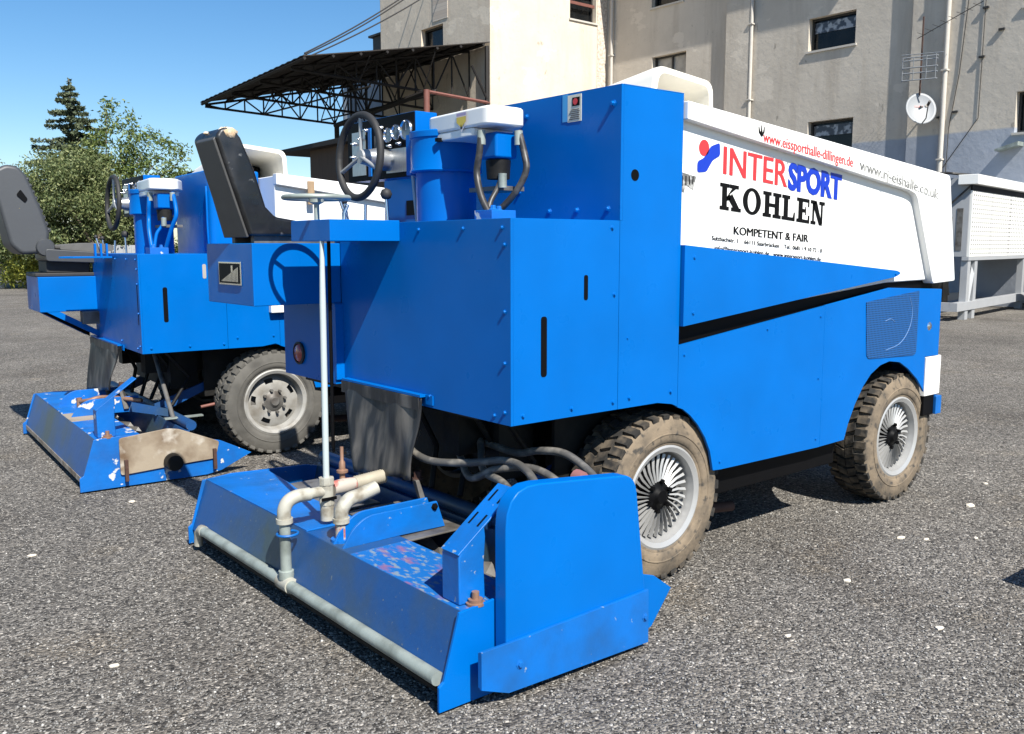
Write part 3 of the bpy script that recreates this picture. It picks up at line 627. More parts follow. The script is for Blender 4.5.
        text('Sulzbachstr. 1    66111 Saarbrücken    Tel.: 0681 / 9 10 72 - 0', 1.275, 1.578, 0.915, 0.020, -0.070, yp, 'ink', tank, dup=0.002)
        text('info@intersport-kohlen.de   www.intersport-kohlen.de', 1.298, 1.533, 0.885, 0.020, -0.070, yp, 'ink', tank, dup=0.002)
        text('www.eissporthalle-dillingen.de', 1.530, 2.040, 0.795, 0.050, -0.095, -0.0232, 'red', tank, dup=0.003)
        text('www.rj-eishalle.co.uk', 2.395, 1.955, 0.89, 0.056, -0.145, -0.0232, 'faded', tank, dup=0.004)
        fk = MB()
        for dx in (-0.022, 0.0, 0.022): fk.tube([(1.515+dx, -0.0232, 2.115-abs(dx)*0.3), (1.515+dx*0.8, -0.0232, 2.085), (1.518, -0.0232, 2.068)], [0.002, 0.005, 0.006], 6)
        fk.build('emblem', 'ink', tank)

    for ch_ in (tank.children if near else []):
        if ch_.name.split('.')[0] in ('lettering', 'logo_dot', 'logo_swoosh', 'logo_mark', 'logo_stripes') and min(v.co.y for v in ch_.data.vertices) > 0: ch_.location.x = -0.060
    # --- deck machinery: auger drum, hydraulic motor, white cover
    ax, ay = (0.36, 0.92)
    dr = MB(); dr.lathe([(0.0, zd-0.01), (0.142, zd-0.01), (0.142, 1.895+T), (0.0, 1.895+T)], (ax, ay, 0), 'z', 40)
    dr.lathe([(0, 1.893+T), (0.168, 1.893+T), (0.172, 1.90+T), (0.168, 1.905+T), (0.165, 2.045+T), (0.171, 2.05+T), (0.171, 2.075+T), (0.165, 2.08+T), (0, 2.08+T)], (ax, ay, 0), 'z', 40)
    dr.box(ax-0.10, ax-0.06, ay+0.15, ay+0.19, 1.89+T, 2.08+T)
    dr.build('auger_drum', blue, root, smooth=40)
    cv = MB(); outl = rpoly([(0.205, 0.385), (0.40, 0.385), (0.50, 0.60), (0.50, 0.90), (0.24, 0.90)], [0.06, 0.05, 0.05, 0.05, 0.04])
    cv.prism(outl, 'z', 2.058+T, 2.138+T)
    cvo = cv.build('motor_cover', 'white', root, bevel=0.012, smooth=40, seg=3)
    if not near: cvo['label'] = 'white plastic motor cover'
    MB().prism(rpoly([(0.2185, 0.52), (0.45, 0.52), (0.45, 0.90), (0.242, 0.90)], 0.02), 'z', 2.022+T, 2.057+T).build('cover_skirt', 'white', cvo, bevel=0.006)
    if near:
        # small crest: white shield, yellow and mauve bands, black figure
        def fx(y): return 0.2035 + (y-0.385)*0.068
        cs = MB(); sh = [(0.555, 2.128), (0.640, 2.128), (0.640, 2.085), (0.598, 2.042), (0.555, 2.085)]
        cs.add([(fx(y)-0.003, y, z) for y, z in sh], [(0, 1, 2, 3, 4)]); cs.build('crest', mat('crest_white', (0.75, 0.70, 0.70), 0.4), cvo)
        cs = MB(); cs.add([(fx(y)-0.005, y, z) for y, z in [(0.560, 2.108), (0.635, 2.108), (0.635, 2.086), (0.598, 2.062), (0.560, 2.086)]], [(0, 1, 2, 3, 4)]); cs.build('crest_band', 'yellow', cvo)
        cs = MB(); cs.add([(fx(y)-0.005, y, z) for y, z in [(0.560, 2.124), (0.635, 2.124), (0.635, 2.112), (0.560, 2.112)]], [(0, 1, 2, 3)]); cs.build('crest_band', mat('mauve_print', (0.40, 0.33, 0.50), 0.5), cvo)
        cs = MB(); cs.add([(fx(y)-0.006, y, z) for y, z in [(0.590, 2.056), (0.603, 2.056), (0.598, 2.078)]], [(0, 1, 2)]); cs.build('crest_figure', 'ink', cvo)
        MB().box(0.214, 0.24, 0.775, 0.80, 2.02, 2.036).build('vent_slot', 'black', cvo)
    mo = MB(); mo.box(0.265, 0.385, 0.42, 0.54, 1.925+T, 2.035+T); mo.build('hydraulic_motor', blue, root, bevel=0.012, smooth=40, seg=3)
    MB().lathe([(0, 1.84+T), (0.05, 1.84+T), (0.055, 1.92+T), (0, 1.92+T)], (0.325, 0.48, 0), 'z', 20).build('motor_shaft_housing', 'chassis', root, smooth=40)
    MB().box(0.30, 0.44, 0.44, 0.66, 1.79+T, 1.81+T).build('mounting_plate', 'steelgrey', root, bevel=0.002)
    zz = zd
    hs = [[(0.225, 0.47, 2.04+T), (0.215, 0.47, 1.95+T), (0.215, 0.49, 1.86+T), (0.20, 0.44, 1.76+T), (0.20, 0.38, 1.68+T if near else zz+0.02)],
          [(0.36, 0.385, 2.04+T), (0.37, 0.36, 1.95+T), (0.365, 0.34, 1.87+T), (0.34, 0.38, 1.78+T), (0.31, 0.46, 1.70+T if near else zz+0.02)],
          [(0.30, 0.42, 1.86+T), (0.29, 0.44, 1.80+T), (0.25, 0.44, 1.74+T), (0.22, 0.42, 1.68+T if near else zz+0.02)]]
    for i, h in enumerate(hs):
        ho = MB().tube(bez(h), 0.015 if i < 2 else 0.012, 10).build('hydraulic_hose', 'hosegrey' if near else blue, root, smooth=60)
        MB().tube([h[0], Vector(h[0])+Vector((0, 0, -0.06))], 0.019, 10).build('hose_fitting', 'galv', ho, smooth=60)
    mf = MB(); mf.box(0.17, 0.30, 0.33, 0.45, zz, zz+0.045); mf.bolt((0.20, 0.36, zz+0.045), 'z', 1, 0.015, 0.02).bolt((0.27, 0.41, zz+0.045), 'z', 1, 0.015, 0.02)
    mf.build('valve_block', 'blue_chipped', root, bevel=0.003)
    # --- dashboard
    db = MB(); db.box(0.37, 0.50, 1.19, 1.86, 1.905+T, 2.215+T); dbo = db.build('dashboard', blue, root, bevel=0.004)
    MB().box(0.364, 0.371, 1.195, 1.855, 1.90+T, 2.212+T).build('instrument_panel', 'black', dbo, bevel=0.001)
    for (y, z, r_) in ((1.262, 2.128, 0.048), (1.352, 2.125, 0.037), (1.428, 2.117, 0.037)):
        gg = MB().lathe([(r_*0.85, -0.002), (r_, -0.012), (r_*1.08, -0.006), (r_*1.08, 0.002)], (0.364, y, z+T), 'x', 28, cap=False).build('gauge_bezel', 'chrome', dbo, smooth=50)
        MB().lathe([(0, -0.004), (r_*0.88, -0.004)], (0.364, y, z+T), 'x', 24).build('gauge_face', 'gauge', dbo)
        MB().box(0.358, 0.3595, y-0.002, y+0.002, z+T, z+T+r_*0.7).build('gauge_needle', 'white', dbo)
    MB().box(0.360, 0.364, 1.215, 1.455, 1.925+T, 2.045+T).build('data_plate', 'brushed', dbo, bevel=0.001)
    MB().box(0.360, 0.364, 1.50, 1.57, 2.055+T, 2.125+T).build('data_plate', 'steelgrey', dbo)
    MB().box(0.359, 0.364, 1.66, 1.80, 1.93+T, 2.16+T).build('switch_panel', 'brushed', dbo)
    for k, (y, z) in enumerate(((1.70, 2.12), (1.76, 2.10), (1.69, 2.05), (1.77, 2.03), (1.63, 2.16), (1.48, 2.16), (1.40, 2.06), (1.31, 2.065))):
        MB().lathe([(0.010, 0), (0.010, -0.012), (0.006, -0.018), (0.005, -0.03), (0, -0.031)], (0.360, y, z+T), 'x', 10).build('switch', 'chrome', dbo, smooth=40)
    MB().box(0.355, 0.363, 1.60, 1.625, 1.92+T, 2.17+T).build('side_trim', 'blue_worn', dbo)
    # steering column and wheel
    sc_ = MB().tube([(0.22, 1.44, 2.0+T), (0.29, 1.44, 1.995+T), (0.37, 1.44, 1.99+T)], [0.035, 0.055, 0.055], 18).build('steering_column', 'brushed', root, smooth=40)
    cx_, cy_, cz_ = 0.19, 1.435, 2.0+T; rw = 0.205; tl = 0.012
    ring = [(cx_+tl*math.sin(a), cy_+rw*math.cos(a), cz_+rw*math.sin(a)) for a in [2*math.pi*k/48 for k in range(49)]]
    sw_ = MB().tube(ring, 0.0185, 12, cap=False).build('steering_wheel', 'rubber', root, smooth=60)
    spk = MB().lathe([(0, -0.02), (0.035, -0.018), (0.04, 0.02), (0, 0.03)], (cx_+0.02, cy_, cz_), 'x', 18)
    for a in (math.pi*0.5, math.pi*1.12, math.pi*1.88):
        e = Vector((cx_+tl*math.sin(a), cy_+rw*math.cos(a), cz_+rw*math.sin(a))); spk.tube([(cx_+0.01, cy_, cz_), e], 0.010, 8)
    spk.build('spokes', 'alu', sw_, smooth=50)
    # levers
    for (p, q, kr) in (((0.10, 1.40, zz), (0.09, 1.42, zz+0.12), 0.018), ((0.06, 1.33, zz), (0.03, 1.36, zz+0.13), 0.016), ((0.22, 1.22, zz), (0.22, 1.235, zz+0.15), 0.030), ((0.16, 1.34, zz), (0.17, 1.35, zz+0.10), 0.0)):
        lv = MB().tube([p, q], 0.008, 8).build('control_lever', 'chrome', root, smooth=60)
        if kr: MB().lathe([(0, -kr), (kr*0.7, -kr*0.7), (kr, 0), (kr*0.7, kr*0.7), (0, kr)], q, 'z', 14).build('knob', 'rubber', lv, smooth=60)
    if near:
        MB().tube([(0.33, 1.18, 2.03), (0.335, 1.18, 1.99), (0.36, 1.175, 1.66)], [0.014, 0.010, 0.008], 10).build('control_rod', 'whiterod', root, smooth=50)
        MB().box(0.586, 0.592, 1.30, 1.62, 1.72, 1.80).build('access_slot', 'black', root)
        # tray with hand wheel
        ty = MB().box(-0.345, -0.0005, 0.77, 1.13, 1.573, 1.664).build('step_box', blue, root, bevel=0.003)
        c = (-0.29, 0.985, 1.762); rg = [(c[0]+0.14*math.cos(a), c[1]+0.14*math.sin(a), c[2]) for a in [2*math.pi*k/40 for k in range(41)]]
        hw = MB().tube(rg, 0.011, 10, cap=False).build('hand_wheel', 'galv', root, smooth=60)
        h2 = MB().lathe([(0, -0.10), (0.012, -0.10), (0.012, -0.03), (0.032, -0.02), (0.032, 0.012), (0, 0.014)], c, 'z', 16)
        for a in (0.4, 2.5, 4.6): h2.tube([c, (c[0]+0.14*math.cos(a), c[1]+0.14*math.sin(a), c[2])], 0.008, 8)
        h2.build('hand_wheel_hub', 'galv', hw, smooth=50)
        MB().tube([(-0.12, 1.05, 1.66), (-0.12, 1.05, 1.70), (-0.10, 1.05, 1.74)], 0.010, 8).build('catch', 'chrome', root, smooth=50)
    else:
        sh = MB().prism([(-0.36, 0.70), (-0.28, 0.62), (-0.02, 0.62), (-0.002, 0.70), (-0.002, 0.94), (-0.28, 0.94)], 'z', zd-0.03, zd-0.018)
        for x in (-0.10, -0.06, -0.02): sh.box(x, x+0.014, 0.80, 0.83, zd-0.018, zd+0.075)
        sh.build('step_plate', blue, root, bevel=0.002)

    # --- seat box, seat, rear lamp panel
    if near: sx, sz0, sz1 = -0.453, 1.277, 1.566
    else: sx, sz0, sz1 = -0.41, 1.052, 1.322
    sbx = MB().box(sx, -0.0005 if near else 0.45, 1.31, 1.855, sz0, sz1).build('seat_box', blue, root, bevel=0.004)
    if near:
        MB().box(sx-0.007, sx-0.0005, 1.430, 1.695, 1.368, 1.480).build('badge_rim', 'chrome', sbx, bevel=0.003)
        MB().box(sx-0.009, sx-0.0065, 1.442, 1.683, 1.377, 1.471).build('badge', 'ink', sbx)
        bs = MB()
        for k in range(13):
            yy = 1.655-0.0155*k; h = 0.004+0.0052*k
            bs.add([(sx-0.0098, yy, 1.385), (sx-0.0098, yy-0.011, 1.385), (sx-0.0098, yy-0.0135, 1.385+h+0.004), (sx-0.0098, yy-0.0025, 1.385+h)], [(0, 1, 2, 3)])
        bs.box(sx-0.0105, sx-0.0092, 1.515, 1.535, 1.43, 1.462)
        bs.build('badge_lettering', 'chrome', sbx)
        rl = MB().box(-0.042, 0.02, 1.3105, 1.87, 0.875, 1.2765); rlo = rl.build('lamp_panel', blue, root, bevel=0.003)
        MB().box(-0.044, -0.0005, 1.296, 1.3098, 0.90, 1.27).build('edge_strip', blue, root)
        MB().lathe([(0.058, -0.001), (0.060, -0.012), (0.050, -0.016), (0.050, -0.001)], (-0.042, 1.69, 0.998), 'x', 28).build('lamp_ring', 'rubber', rlo, smooth=50)
        MB().lathe([(0.050, -0.006), (0.040, -0.016), (0.0, -0.019)], (-0.042, 1.69, 0.998), 'x', 28).build('tail_lamp', 'redglass', rlo, smooth=60)
        # white box below the seat box of the far machine's side is modelled there
        # bucket seat
        sy0, sy1 = 1.37, 1.69
        prof = [(-0.428, 1.600), (-0.566, 2.045), (-0.545, 2.075), (-0.515, 2.088), (-0.475, 2.075), (-0.450, 2.045), (-0.391, 1.90), (-0.345, 1.735), (-0.30, 1.69), (-0.10, 1.66), (0.04, 1.665), (0.06, 1.64), (0.04, 1.600)]
        st_ = MB(); st_.prism(prof, 'y', sy0, sy1)
        # taper the backrest towards the top
        vv = []
        for p in st_.v:
            t = max(0, (p[2]-1.62)/0.46); yc = 1.53; wv = 1-0.12*t; vv.append((p[0], yc+(p[1]-yc)*wv, p[2]))
        st_.v = vv
        seat = st_.build('seat', 'vinyl', root, bevel=0.028, smooth=45, seg=4); seat['label'] = 'black vinyl seat torn at the top of its back'
        bk = MB(); bk.add([(-0.438, 1.395, 1.592), (-0.438, 1.665, 1.592), (-0.574, 1.615, 2.03), (-0.574, 1.41, 2.03), (-0.425, 1.395, 1.595), (-0.425, 1.665, 1.595), (-0.562, 1.615, 2.045), (-0.562, 1.41, 2.045)],
                          [(0, 3, 2, 1), (4, 5, 6, 7), (0, 1, 5, 4), (1, 2, 6, 5), (2, 3, 7, 6), (3, 0, 4, 7)])
        bk.build('seat_back_shell', 'shell', seat, bevel=0.005)
        fo = MB(); fo.lathe([(0, 0.020), (0.028, 0.016), (0.046, 0.0), (0.04, -0.03), (0, -0.04)], (-0.500, 1.43, 2.070), 'z', 12)
        fo.v = [(p[0]+random.uniform(-.004, .004), 1.435+(p[1]-1.435)*1.15, p[2]+random.uniform(-.004, .004)) for p in fo.v]
        fo.build('torn_foam', 'foam', seat, smooth=80)
        fo = MB(); fo.lathe([(0, 0.008), (0.010, 0.006), (0.014, -0.002), (0, -0.01)], (-0.55, 1.545, 2.070), 'z', 10).build('torn_foam', 'foam', seat, smooth=80)
        for y in (1.40, 1.62): MB().box(-0.40, 0.02, y, y+0.04, 1.566, 1.600).build('seat_rail', 'steelgrey', seat, bevel=0.002)
    else:
        MB().box(1.22, 1.27, -0.040, -0.0225, 1.86, 2.03).build('tank_strap', 'wood', tank, bevel=0.002)
        MB().box(0.90, 1.12, -0.055, -0.001, 1.07, 1.16).build('step_bracket', 'white', root, bevel=0.006)
        # grey suspension seat
        zs = sz1
        bs = MB(); bs.box(-0.42, 0.02, 1.36, 1.80, zs, zs+0.03).box(-0.33, -0.02, 1.40, 1.76, zs+0.03, zs+0.12); base = bs.build('seat_suspension', 'rubber', root, bevel=0.008)
        pan = MB().prism(rpoly([(-0.34, zs+0.12), (0.10, zs+0.10), (0.24, zs+0.13), (0.24, zs+0.17), (0.08, zs+0.185), (-0.34, zs+0.215)], 0.025), 'y', 1.33, 1.83).build('seat_pan', 'greyplastic', root, bevel=0.015, smooth=50, seg=3)
        cu = MB().prism(rpoly([(-0.24, zs+0.21), (0.06, zs+0.185), (0.16, zs+0.20), (0.15, zs+0.245), (0.0, zs+0.262), (-0.22, zs+0.245)], 0.03), 'y', 1.35, 1.81).build('seat_cushion', 'greycloth', pan, bevel=0.02, smooth=60, seg=3)
        bkp = [(-0.50, zs+0.17), (-0.57, zs+0.24), (-0.66, zs+0.72), (-0.64, zs+0.80), (-0.56, zs+0.845), (-0.48, zs+0.835), (-0.425, zs+0.77), (-0.335, zs+0.50), (-0.295, zs+0.34), (-0.32, zs+0.18)]
        bb = MB().prism(rpoly(bkp, 0.03), 'y', 1.36, 1.80)
        bb.v = [(p[0], 1.58+(p[1]-1.58)*(1-0.20*max(0, (p[2]-zs-0.3)/0.55)), p[2]) for p in bb.v]
        bo = bb.build('backrest', 'greyplastic', root, bevel=0.03, smooth=50, seg=4)
        rb = MB()
        for k in range(9):
            t = k/8; x = -0.335+(-0.12)*t+0.045; z = zs+0.36+0.38*t; rb.lathe([(0, -0.012), (0.012, -0.008), (0.014, 0), (0.012, 0.008), (0, 0.012)], (x-0.01, 1.40+0.02*t, z), 'z', 10)
            rb.tube([(x-0.01, 1.39+0.03*t, z), (x-0.01, 1.77-0.03*t, z)], 0.017, 8)
        rb.build('ribbed_cushion', 'greyplastic', bo, smooth=60)
        MB().lathe([(0, -0.024), (0.060, -0.022), (0.068, -0.006), (0.068, 0.02)], (-0.335, 1.36, zs+0.225), 'y', 24).build('recliner_cap', 'greyplastic', bo, smooth=40)
        MB().prism(rpoly([(-0.505, zs+0.62), (-0.475, zs+0.66), (-0.430, zs+0.59), (-0.45, zs+0.56)], 0.01), 'y', 1.378, 1.40).build('torn_hole', 'black', bo)
        MB().lathe([(0, -0.02), (0.011, -0.008), (0, 0)], (-0.49, 1.40, zs+0.52), 'y', 8).build('sticker', 'yellow', bo)
        MB().box(-0.12, 0.02, 1.25, 1.36, sz0-0.10, sz0-0.002).build('junction_box', 'steelgrey', root, bevel=0.004)
        br = MB().prism([(-0.36, sz0), (-0.27, sz0), (0.0, 0.895), (0.0, 0.845)], 'y', 1.312, 1.330); br.build('seat_brace', blue, root)
        MB().prism([(-0.39, sz0), (-0.30, sz0), (-0.03, 0.885), (-0.03, 0.835)], 'y', 1.50, 1.52).build('seat_brace', 'black', root)
        MB().prism([(-0.39, sz0), (-0.30, sz0), (0.0, 0.87), (0.0, 0.82)], 'y', 1.80, 1.82).build('seat_brace', blue, root)

    # --- rubber flap at the back of the body
    n1, n2 = 22, 14; vs = []
    if near: TL, TR, BL_, BR = (-0.010, 1.262, 0.905), (-0.010, 0.585, 0.905), (-0.09, 1.02, 0.50), (-0.05, 0.600, 0.535)
    else: TL, TR, BL_, BR = (-0.012, 1.46, 0.84), (-0.012, 0.56, 0.84), (-0.06, 1.46, 0.40), (-0.05, 0.68, 0.50)
    for i in range(n1+1):
        for j in range(n2+1):
            u, v_ = i/n1, j/n2
            p = (Vector(TL)*(1-u)+Vector(TR)*u)*(1-v_) + (Vector(BL_)*(1-u)+Vector(BR)*u)*v_
            p.x += -0.016 - 0.009*v_*math.sin(u*19+v_*3) - 0.014*math.sin(u*6+1)*v_ - 0.01*math.sin(v_*6)*math.sin(u*11); vs.append(p)
    fs = [(i*(n2+1)+j, (i+1)*(n2+1)+j, (i+1)*(n2+1)+j+1, i*(n2+1)+j+1) for i in range(n1) for j in range(n2)]
    fo = MB().add(vs, fs).build('rubber_flap', 'flap', root, smooth=80); so_ = fo.modifiers.new('thick', 'SOLIDIFY'); so_.thickness = 0.006
    fbz = 0.905 if near else 0.84
    fb = MB().box(-0.034, -0.0005, TR[1]-0.005, TL[1]+0.004, fbz-0.004, fbz+0.006); fb.box(-0.006, -0.0005, TR[1]-0.06, TR[1]-0.007, fbz-0.035, fbz+0.006)
    fb.bolt((-0.024, TL[1]-0.02, fbz-0.02), 'x', -1).bolt((-0.024, TR[1]+0.02, fbz-0.02), 'x', -1)
    fb.build('flap_clamp', blue, root)
    MB().prism([(TR[1], fbz-0.06), (TL[1], fbz-0.06), (TL[1], fbz-0.006), (TR[1], fbz-0.006)], 'x', -0.040, -0.034).build('flap_band', 'flap', fo)
    # --- conditioner (ice scraper box) -----------------------------------------------------
    cr_ = empty('conditioner', (0, 0, 0), 0, root)
    ob = 'blue_worn' if near else 'blue_chipped'
    yn, yf = -0.325, 1.95
    dx = 0.0 if near else 0.085
    bx = MB()      # sloping rear wall, folded top
    y0, y1 = yn+0.008, yf-0.006
    bx.prism([(-0.560+dx, 0.085), (-0.478+dx, 0.335), (-0.470+dx, 0.335), (-0.545+dx, 0.085)], 'y', y0, y1)
    bx.build('rear_wall', 'blue_dirty', cr_)
    tp = MB(); tp.box(-0.476+dx, -0.20+dx, y0, 0.43, 0.3285, 0.3365); tpo = tp.build('top_plate', 'blue_scraped' if near else 'blue_chipped', cr_, bevel=0.002)
    if near: tpo['label'] = 'top plate with scraped paint and red marks'
    tp = MB(); tp.box(-0.476+dx, -0.20+dx, 0.43, 0.80, 0.3285, 0.3365); tp.build('top_plate', 'blue_dirty' if near else 'tan', cr_, bevel=0.002)
    tp = MB(); tp.prism([(-0.476+dx, 0.805), (-0.476+dx, y1), (-0.14+dx, y1), (-0.17+dx, 1.62), (-0.22+dx, 1.30), (-0.22+dx, 0.805)], 'z', 0.334, 0.342); tp.build('top_plate', ob, cr_, bevel=0.002)
    if near:
        # grey lids behind the top plate
        for (a, b_, c_, d_) in ((-0.215, 0.0, 1.33, 1.62), (-0.215, 0.02, 1.02, 1.31), (-0.19, 0.12, 0.44, 0.98)):
            MB().box(a, b_, c_, d_, 0.322, 0.330).build('lid', 'steelgrey', cr_, bevel=0.002)
        MB().box(-0.215, -0.207, 1.02, 1.62, 0.295, 0.322).build('lid_edge', ob, cr_)
        MB().box(-0.10, -0.02, 0.62, 0.70, 0.3305, 0.334).build('lid_slot', 'black', cr_)
    # end plates
    if near: ep = [(-0.580, 0.012), (-0.580, 0.100), (-0.560, 0.115), (-0.494, 0.338), (-0.340, 0.350), (0.10, 0.33), (0.40, 0.262), (0.47, 0.240), (0.575, 0.165), (0.46, 0.03), (0.38, 0.012)]
    else: ep = [(-0.500, 0.012), (-0.500, 0.100), (-0.475, 0.115), (-0.405, 0.338), (-0.255, 0.345), (0.05, 0.335), (0.40, 0.235), (0.61, 0.125), (0.40, 0.03), (0.30, 0.012)]
    MB().prism(ep, 'y', yn-0.006, yn+0.006).build('end_plate', 'blue' if near else ob, cr_, bevel=0.002)
    MB().prism(ep, 'y', yf-0.005, yf+0.005).build('end_plate', ob, cr_, bevel=0.002)
    # internal: auger tube, cross beams, blade
    it = MB(); it.tube([(-0.02, yn+0.01, 0.17), (-0.02, yf-0.01, 0.17)], 0.055, 14)
    for k in range(70):
        a = k*0.9; y = yn+0.03+k*(yf-yn-0.06)/70; it.add([(-0.02+0.055*math.cos(a), y, 0.17+0.055*math.sin(a)), (-0.02+0.105*math.cos(a), y, 0.17+0.105*math.sin(a)), (-0.02+0.105*math.cos(a+0.9), y+0.033, 0.17+0.105*math.sin(a+0.9)), (-0.02+0.055*math.cos(a+0.9), y+0.033, 0.17+0.055*math.sin(a+0.9))], [(0, 1, 2, 3)])
    it.build('auger', 'steelgrey', cr_, smooth=50)
    MB().prism([(0.10, 0.05), (0.13, 0.05), (0.20, 0.33), (0.17, 0.33)], 'y', y0, y1).build('front_wall', 'blue_dirty', cr_)
    MB().box(-0.53+dx, 0.12, y0, y1, 0.035, 0.05).build('blade', 'chassis', cr_)
    MB().tube([(0.21, y0, 0.36), (0.21, y1, 0.36)], 0.035, 12).build('cross_beam', 'blue_dirty', cr_, smooth=50)
    for y in (0.35, 1.45):
        MB().prism([(0.15, 0.33), (0.55, 0.50), (0.55, 0.56), (0.15, 0.42)], 'y', y, y+0.02).build('push_arm', 'blue_dirty', cr_)
    for y in (0.60, 1.12):
        MB().add([(-0.005, y, 0.36), (0.04, y+0.09, 0.36), (-0.02, y+0.08, 0.52), (-0.03, y+0.03, 0.52), (0.03, y, 0.36), (0.07, y+0.09, 0.36), (0.01, y+0.08, 0.52), (-0.01, y+0.03, 0.52)],
                 [(0, 1, 2, 3), (4, 7, 6, 5), (0, 4, 5, 1), (1, 5, 6, 2), (2, 6, 7, 3), (3, 7, 4, 0)]).build('support_post', 'steelgrey', cr_, bevel=0.004)
        MB().lathe([(0, 0.03), (0.018, 0.03), (0.018, 0), (0.024, 0), (0.024, -0.01)], (0.0, y+0.06, 0.525), 'z', 8).build('pin', 'rust', cr_)
    # rib with curved back edge
    def rib(y, x0, th, m_):
        pr = rpoly([(x0, 0.335), (x0+0.045, 0.408), (x0+0.115, 0.452), (x0+0.30, 0.452), (x0+0.464, 0.452), (x0+0.505, 0.333), (x0+0.28, 0.337)], [0, 0.05, 0.06, 0, 0, 0, 0])
        return MB().prism(pr, 'y', y, y+th).build('rib', m_, cr_, bevel=0.002)
    if near:
        rib(0.50, -0.470, 0.012, 'blue_worn'); rib(0.575, -0.470, 0.012, 'blue_worn')
        MB().bolt((-0.02, 0.50, 0.43), 'y', -1, 0.013, 0.012).build('bolt', 'ink', cr_)
    else:
        rib(0.62, -0.36, 0.012, ob); rib(1.15, -0.36, 0.012, ob)
        MB().tube(bez([(-0.25, 0.9, 0.40), (-0.2, 0.8, 0.42), (-0.1, 0.75, 0.44), (0.1, 0.5, 0.43)]), 0.016, 8).build('water_pipe', 'brass', cr_, smooth=50)
        MB().tube([(-0.25, 0.9, 0.34), (-0.25, 0.9, 0.43)], 0.02, 10).build('valve', 'brass', cr_, smooth=50)
    # folded lifting bracket
    bx0 = -0.459 if near else -0.37
    bk = MB(); poly = [(bx0, 0.337), (bx0, 0.505), (bx0+0.012, 0.53), (bx0+0.11, 0.60), (bx0+0.115, 0.56), (bx0+0.108, 0.46), (bx0+0.112, 0.337)]
    bk.prism(poly, 'y', -0.282, -0.180)
    bko = bk.build('lifting_bracket', ob if not near else 'blue_worn', cr_, bevel=0.006)
    tp = MB(); a = Vector((bx0, 0, 0.512)); b_ = Vector((bx0+0.255, 0, 0.700)); d = (b_-a).normalized(); nn = Vector((-d.z, 0, d.x))*0.007
    y_, y2_ = -0.282, -0.180
    P4 = [a, b_, b_+nn, a+nn]
    tp.add([(p.x, y_, p.z) for p in P4]+[(p.x, y2_, p.z) for p in P4], [(0, 1, 2, 3), (7, 6, 5, 4), (0, 4, 5, 1), (1, 5, 6, 2), (2, 6, 7, 3), (3, 7, 4, 0)])
    tpo = tp.build('slotted_strap', 'blue_worn' if near else ob, bko, bevel=0.002)
    if near:
        for k in (0, 1):
            for yy in (-0.262, -0.212):
                c0 = a+d*(0.125+0.11*k)+nn*1.08; c1 = c0+d*0.055
                MB().add([(c0.x, yy, c0.z), (c0.x, yy+0.010, c0.z), (c1.x, yy+0.010, c1.z), (c1.x, yy, c1.z)], [(0, 1, 2, 3)]).build('slot', 'black', tpo)
    nb = MB().lathe([(0, 0.045), (0.013, 0.045), (0.013, 0.020), (0.026, 0.020), (0.026, 0.010), (0.034, 0.008), (0.034, 0.0)], (bx0+0.055, -0.300, 0.337), 'z', 14).build('nut', 'brass', cr_, smooth=30)
    if near:
        # spray pipe along the bottom of the rear wall and its feed
        rp_ = MB().tube([(-0.565, -0.300, 0.118), (-0.565, 1.770, 0.118)], 0.025, 16)
        rp_.build('spray_pipe', 'galv', cr_, smooth=60)
        MB().tube([(-0.565, 1.765, 0.118), (-0.565, 1.80, 0.118), (-0.57, 1.83, 0.10), (-0.57, 1.84, 0.03)], [0.028, 0.028, 0.022, 0.022], 12).build('pipe_end', 'pvc', cr_, smooth=60)
        xv, yv = -0.562, 0.835
        MB().tube([(xv, yv-0.05, 0.118), (xv, yv+0.05, 0.118)], 0.034, 16).build('tee', 'pvc', cr_, smooth=40)
        MB().tube([(xv, yv, 0.14), (xv, yv, 0.175), (xv, yv, 0.178), (xv, yv, 0.40)], [0.033, 0.033, 0.024, 0.024], 14).build('riser_pipe', 'galv', cr_, smooth=40)
        el = bez([(xv, yv, 0.39), (xv, yv, 0.44), (xv+0.02, yv, 0.475), (xv+0.06, yv, 0.49), (xv+0.12, yv, 0.49)])
        MB().tube(el, 0.029, 16).build('elbow', 'pvc', cr_, smooth=60)
        MB().tube([(xv, yv, 0.385), (xv, yv, 0.405)], 0.036, 16).build('collar', 'pvc', cr_, smooth=40)
        MB().tube([(xv+0.11, yv, 0.49), (xv+0.20, yv, 0.49)], 0.024, 14).build('feed_pipe', 'pvc', cr_, smooth=50)
        rg = [(xv+0.045*math.cos(a)*1.0+0.012, yv+0.040*math.sin(a), 0.335) for a in [2*math.pi*k/20 for k in range(21)]]
        MB().tube(rg, 0.006, 8, cap=False).build('pipe_clamp', 'blue_worn', cr_, smooth=60)
        MB().tube([(-0.36, yv, 0.36), (-0.36, yv, 0.54)], 0.030, 16).build('valve_body', 'pvc', cr_, smooth=40)
        MB().lathe([(0, -0.06), (0.034, -0.06), (0.034, -0.03), (0.026, -0.02), (0.026, 0.02), (0.034, 0.03), (0.034, 0.06), (0, 0.06)], (-0.36, yv, 0.49), 'z', 8).build('valve_nut', 'pvc', cr_, smooth=30)
        MB().box(-0.40, -0.33, yv-0.036, yv-0.028, 0.455, 0.468).build('valve_gap', 'black', cr_)
        MB().tube([(-0.33, yv, 0.495), (-0.27, yv, 0.498), (-0.22, yv, 0.50)], [0.032, 0.034, 0.028], 14).build('coupling', 'pvc_pink', cr_, smooth=40)
        hp_ = [(-0.22+0.006*k, yv, 0.50+0.0004*k) for k in range(26)]
